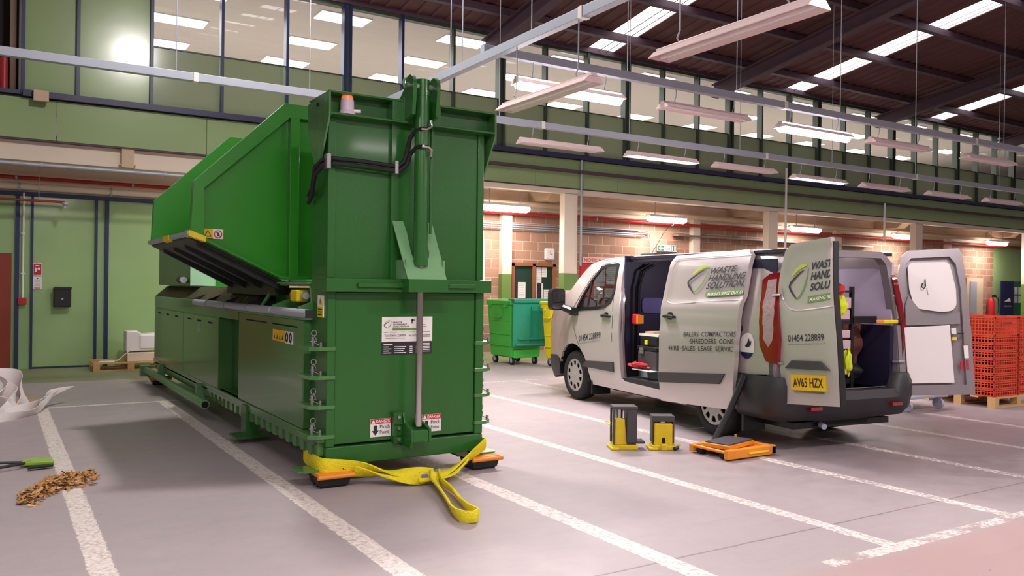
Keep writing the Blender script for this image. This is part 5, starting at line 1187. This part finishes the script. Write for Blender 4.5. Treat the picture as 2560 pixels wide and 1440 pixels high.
# orange steering trolley
t = thing('steering_skate', 'orange steerable load skate with grey turntable plate lying on the floor by the van', 'skate', (5.66, 5.34, 0))
b = MB().box(5.44, 6.06, 5.12, 5.17, .012, .095).box(5.44, 6.04, 5.55, 5.60, .012, .085).box(6.0, 6.06, 5.12, 5.60, .012, .09)
b.build('side_frame', ORANGE, t, bevel=.008)
MB().cyl((5.46, 5.14, .07), (5.46, 5.58, .07), .014).cyl((5.52, 5.16, .05), (5.52, 5.58, .05), .01).build('cross_bar', ORANGE, t, smooth=True)
MB().box(5.70, 5.95, 5.108, 5.12, .045, .06).build('handle', HAZY, t)
for x in (5.5, 5.95):
    for y in (5.22, 5.50): MB().cyl((x, y - .03, .035), (x, y + .03, .035), .034).build('roller', RUBBER, t, smooth=True)
MB().box(5.52, 6.0, 5.18, 5.54, .04, .07).build('deck', ORANGE, t, bevel=.005)
R_ = Matrix.Translation((5.74, 5.38, .115)) @ Matrix.Rotation(math.radians(14), 4, 'Z')
MB().box(-.24, .22, -.13, .14, -.04, 0, R_).build('turntable', ORANGE, t, bevel=.008)
MB().box(-.225, .205, -.12, .13, 0, .012, R_).build('pad', TRIMG, t, bevel=.004)
MB().cyl((5.90, 5.46, .12), (5.90, 5.46, .15), .012).build('pin', ORANGE, t)
MB().tube([(5.78, 5.62, .06), (5.96, 5.61, .32), (6.10, 5.54, .68)], .032, n=10).build('tow_handle', BLACK, t, smooth=True)
# wheelie bins
def bin_(name, label, x0, x1, y0, y1, H_, mat, lidmat, liddown, cat='bin'):
    t = thing(name, label, cat, ((x0 + x1) / 2, (y0 + y1) / 2, 0), 0, 'wheeled bins by the blockwork wall')
    b = MB(); i_ = .06
    b.add([(x0 + i_, y0 + i_, .16), (x1 - i_, y0 + i_, .16), (x1 - i_, y1 - i_, .16), (x0 + i_, y1 - i_, .16), (x0, y0, H_ - .08), (x1, y0, H_ - .08), (x1, y1, H_ - .08), (x0, y1, H_ - .08)],
          [(3, 2, 1, 0), (0, 1, 5, 4), (1, 2, 6, 5), (2, 3, 7, 6), (3, 0, 4, 7), (4, 5, 6, 7)])
    b.box(x0 - .02, x1 + .02, y0 - .02, y0 + .03, H_ - .10, H_ - .04).box(x0 - .02, x1 + .02, y1 - .03, y1 + .02, H_ - .10, H_ - .0).box(x0 - .02, x0 + .03, y0, y1, H_ - .10, H_ - .02).box(x1 - .03, x1 + .02, y0, y1, H_ - .10, H_ - .02)
    for z in (.36, .58, .84): b.box(x0 + .005 + (H_ - z) * .02, x0 + .05, y0 + .05, y1 - .05, z, z + .02)
    b.box(x0 + .1, x1 - .1, y0 + .02, y1 - .1, .14, .30)
    b.build('body', mat, t, bevel=.012)
    MB().tube([(x0 + .01, y0 + .35, .95), (x0 - .05, y0 + .35, .93), (x0 - .05, y0 + .5, .93), (x0 + .01, y0 + .5, .95)], .018).box(x0 - .03, x0 + .03, y0 + .33, y0 + .52, .95, 1.10).build('handle', mat, t, bevel=.004)
    for y in (y0 + .15, y1 - .15): MB().cyl((x0 - .05, y, H_ - .12), (x0, y, H_ - .12), .03).build('lift_pin', mat, t, smooth=True)
    if liddown:
        l_ = MB().box(x0 + .02, x1 + .05, y0 - .07, y0 - .035, .36, H_ + .0).box(x0 + .02, x1 + .05, y0 - .10, y0 + .12, H_ - .06, H_ + .02)
        for x in (x0 + .42, x0 + .60): l_.box(x, x + .02, y0 - .10, y0 - .06, .46, H_ - .12)
        l_.box(x0 + .06, x1 + .03, y0 - .12, y0 - .05, .38, .42).box(x0 + .12, x1, y0 - .13, y0 - .05, .50, .52)
        l_.build('lid', lidmat, t, bevel=.012)
    else: MB().box(x0 - .04, x1 + .04, y0 - .06, y1 + .04, H_ - .03, H_ + .03).box(x0 - .06, x1 + .06, y0 - .1, y0 - .04, H_ - .05, H_).build('lid', lidmat, t, bevel=.02)
    for x in (x0 + .13, x1 - .13):
        for y in (y0 + .13, y1 - .13):
            w_ = MB().cyl((x - .022, y, .08), (x + .022, y, .08), .08, n=20).build('castor', RUBBER, t, smooth=True)
            MB().box(x - .035, x - .026, y - .03, y + .03, .08, .19).box(x + .026, x + .035, y - .03, y + .03, .08, .19).box(x - .035, x + .035, y - .04, y + .04, .16, .19).build('fork', GALV, w_)
            MB().cyl((x - .026, y, .08), (x + .026, y, .08), .04, n=14).build('hub', GALV, w_, smooth=True)
    return t
bin_('wheelie_bin', 'bright green four wheeled bin with teal lid folded down in front', 8.36, 9.14, 13.42, 14.3, 1.26, BING, BINT, True)
bin_('wheelie_bin', 'yellow wheeled bin half hidden behind the van mirror', 8.90, 9.5, 12.5, 13.15, 1.21, BINY, BINY, False)
# pallets
def pallet(label, x, y, w_, d_, rz=0, group=None):
    t = thing('wooden_pallet', label, 'pallet', (x, y, 0), rz, group); B = lambda mb, n: mb.build(n, WOOD, t, world=False)
    for k in range(5): B(MB().box(0, w_, k * (d_ - .1) / 4, k * (d_ - .1) / 4 + .1, .12, .142), 'deck_board')
    for k in range(3):
        for j in range(3): B(MB().box(j * (w_ - .1) / 2, j * (w_ - .1) / 2 + .1, k * (d_ - .1) / 2, k * (d_ - .1) / 2 + .1, .02, .12), 'block')
        B(MB().box(0, w_, k * (d_ - .1) / 2, k * (d_ - .1) / 2 + .1, 0, .02), 'skid')
    return t
pallet('wooden pallet holding white boxes by the green wall', 1.42, 15.4, 1.15, .8)
t = thing('monitor', 'old white monitor casing lying on the pallet by the green wall', 'monitor', (2.25, 15.75, .3))
MB().prism([(1.94, .30), (1.94, .66), (2.12, .665), (2.20, .60), (2.5, .62), (2.6, .34)], lambda u, v, d: (u, 15.6 + d, v), 0, .35).build('casing', WHITE, t, bevel=.02)
MB().box(2.16, 2.5, 15.57, 15.6, .36, .58).build('panel', PAPER, t, bevel=.01)
MB().tube([(2.0, 15.58, .34), (1.9, 15.55, .25), (1.8, 15.55, .16), (1.7, 15.6, .15)], .008).build('cable', WHITE, t, smooth=True)
tag(MB().box(1.95, 2.55, 15.5, 15.95, .142, .29).build('flat_box', M('cream_box', srgb(222, 206, 184), .7), bevel=.008), 'flat cream box under the monitor on the pallet', 'box')
tag(MB().prism([(1.5, 15.5), (1.72, 15.46), (1.78, 15.62), (1.56, 15.68)], lambda u, v, d: (u, v, .145 + d), 0, .015).build('paper_wad', PAPER), 'crumpled papers at the left end of the pallet', 'paper')
pallet('wooden pallet under the orange crates', 11.05, 5.80, 1.2, 1.0)
# orange crates
def crate_mesh(name, w_, d_, h_, big):
    t = thing(name, 'x', 'crate', (0, 0, 0)); m = MB(); n = 2 if not big else 5; B = lambda mb, nn, mm=CRATE: mb.build(nn, mm, t, world=False)
    m.box(0, w_, 0, .02, 0, .018).box(0, w_, d_ - .02, d_, 0, .018).box(0, .02, 0, d_, 0, .018).box(w_ - .02, w_, 0, d_, 0, .018)
    m.box(0, w_, 0, .02, h_ - .022, h_ - .004).box(0, w_, d_ - .02, d_, h_ - .022, h_ - .004).box(0, .02, 0, d_, h_ - .022, h_ - .004).box(w_ - .02, w_, 0, d_, h_ - .022, h_ - .004)
    x = 0
    while x < w_ - .012: m.box(x, x + .014, .004, .014, 0, h_ - .004).box(x, x + .014, d_ - .014, d_ - .004, 0, h_ - .004); x += .042
    y = 0
    while y < d_ - .012: m.box(.004, .014, y, y + .014, 0, h_ - .004).box(w_ - .014, w_ - .004, y, y + .014, 0, h_ - .004); y += .042
    for k in range(1, n): z = h_ * k / n; m.box(0, w_, .003, .013, z, z + .012).box(.003, .013, 0, d_, z, z + .012)
    m.box(.014, w_ - .014, .014, d_ - .014, 0, .012)
    if big: m.box(.16, w_ - .16, -.008, .006, h_ * .55, h_ * .8)
    B(m, 'basket')
    if big: B(MB().box(.18, w_ - .18, -.010, .004, h_ * .60, h_ * .72), 'hand_hole', M('hole_orange', srgb(150, 40, 20), .6))
    return t
small = crate_mesh('plastic_crate', .58, .48, .10, False); bigc = crate_mesh('plastic_crate', .58, .48, .25, True)
spots = []
for ci, cx in enumerate((11.06, 11.66)):
    for ri, cy in enumerate((5.82, 6.32)):
        for k in range(8): spots.append((small, cx, cy, .142 + k * .1, ci, ri, k))
        spots.append((bigc, cx, cy, .942, ci, ri, 8))
usd = set(); colw = [['front left', 'back left'], ['front right', 'back right']]; lv = ['lowest', 'second', 'third', 'fourth', 'fifth', 'sixth', 'seventh', 'eighth', 'topmost']
for p, x, y, z, ci, ri, k in spots:
    c = p if p.name not in usd else copy_tree(p)
    usd.add(p.name); c.location = (x, y, z)
    c['label'] = '%s orange vented plastic crate, %s stack on the right-hand pallet%s' % (lv[k], colw[ci][ri], ', deeper with hand hole' if k == 8 else ''); c['group'] = 'orange crates on the pallet'
# platform trolley behind the open rear door
t = thing('platform_trolley', 'platform trolley with yellow upright behind the open rear van door', 'trolley', (9.95, 6.4, 0))
MB().box(9.6, 10.5, 6.1, 6.8, .16, .20).build('deck', GALV, t, bevel=.01)
MB().mat(ORANGE).box(9.62, 9.70, 6.12, 6.18, .55, 1.26).mat(HAZY).box(9.62, 9.71, 6.12, 6.19, .20, .55).build('upright', None, t)
for x, y in ((9.72, 6.18), (10.4, 6.18), (9.72, 6.72), (10.4, 6.72)):
    w_ = MB().cyl((x - .02, y, .07), (x + .02, y, .07), .07, n=20).build('castor', GALV, t, smooth=True); MB().box(x - .03, x + .03, y - .02, y + .02, .1, .16).build('fork', GALV, w_)
# heap of dry leaves
lf = MB(); rnd = random.Random(11)
for k in range(900):
    u = rnd.random(); v = rnd.gauss(0, .35); cx = .16 + .52 * u; cy = 6.55 + .62 * u + v * .28 + (.12 if .3 < u < .7 else 0) * rnd.random(); hgt = .07 * math.exp(-v * v * 3) * math.sin(math.pi * min(1, u * .9 + .08)) * rnd.random()
    s_ = rnd.uniform(.010, .026); a = rnd.uniform(0, 6.28); ti = rnd.uniform(-.9, .9); tj = rnd.uniform(-.6, .6)
    R_ = Matrix.Translation((cx, cy, hgt + .008)) @ Matrix.Rotation(a, 4, 'Z') @ Matrix.Rotation(ti * .7, 4, 'X') @ Matrix.Rotation(tj, 4, 'Y')
    P_ = [R_ @ Vector(p) for p in ((-s_ * 1.5, 0, 0), (-s_ * .4, -s_ * .6, .003), (s_, -s_ * .4, 0), (s_ * 1.6, 0, .006), (s_ * .6, s_ * .6, 0), (-s_ * .7, s_ * .5, .004))]
    lf.mat([LEAF, WOOD, M('leaf_dark', srgb(120, 78, 44), .9, 0, .4, 30) if k == 0 else lf.mats[-1]][k % 3 if k else 2]); lf.add(P_, [(0, 1, 2, 3, 4, 5)])
tag(lf.build('leaf_heap'), 'swept heap of dry brown leaves and sawdust on the floor line at left', 'leaves', kind='stuff')
t = thing('hand_tool', 'black twin-handled tool with lime green head lying beside the leaf heap', 'tool', (.25, 7.7, 0))
MB().tube([(-.5, 7.55, .03), (.0, 7.60, .035), (.27, 7.72, .04)], .012).tube([(-.5, 7.85, .03), (.0, 7.85, .035), (.27, 7.76, .03)], .012).build('handles', BLACK, t, smooth=True)
MB().prism([(.20, 7.70), (.33, 7.66), (.43, 7.66), (.42, 7.80), (.30, 7.86), (.22, 7.82)], lambda u, v, d: (u, v, .02 + d), 0, .03).build('head', M('lime_plastic', srgb(150, 190, 70), .4), t, bevel=.008)
MB().prism([(.24, 7.55), (.42, 7.58), (.42, 7.64), (.26, 7.62)], lambda u, v, d: (u, v, .015 + d), 0, .015).build('blade', BLACK, t)
wlist = lambda p, n, ws: [interp(k / n, list(range(len(ws))), ws) for k in range((len(p) - 1) * n + 1)]
t = thing('plastic_sheet', 'crumpled white plastic sheeting heaped on the floor at the left edge', 'sheeting', (.2, 11.0, 0))
P = [[(-.3, 11.6, .03), (-.05, 11.7, .28), (.2, 11.6, .30), (.33, 11.3, .12), (.2, 10.9, .06)], [(-.3, 11.4, .1), (.0, 11.3, .24), (.22, 11.0, .12), (.1, 10.6, .05), (-.2, 10.4, .03)],
     [(.0, 10.5, .03), (.2, 10.7, .05), (.45, 11.0, .08), (.6, 11.35, .16), (.85, 11.6, .20)], [(-.2, 10.3, .02), (.1, 10.35, .03), (.4, 10.7, .04), (.52, 11.1, .10), (.7, 11.5, .20)],
     [(-.4, 11.0, .2), (-.1, 10.9, .18), (.15, 10.8, .1), (.3, 10.9, .04)], [(-.4, 11.8, .1), (-.1, 11.5, .3), (.1, 11.2, .22), (-.1, 10.7, .1)]]
for i, p in enumerate(P): MB().ribbon(smoothp(p, 6), wlist(p, 6, [[.1, .26, .30, .26, .05], [.2, .3, .26, .16, .04], [.05, .12, .13, .09, .01], [.04, .11, .10, .07, .01], [.2, .25, .18, .03], [.2, .3, .26, .05]][i]), .012, [math.sin(k * .45 + i) * .5 for k in range(len(p) * 6)]).build('fold', CLOTH, t, smooth=True, angle=70)
tag(MB().prism([(.22, 11.75), (.48, 11.85), (.50, 12.1), (.30, 12.15)], lambda u, v, d: (u, v, .004 + d), 0, .01).build('cardboard_scrap', CARD), 'small flat cardboard scrap behind the white sheeting', 'cardboard')
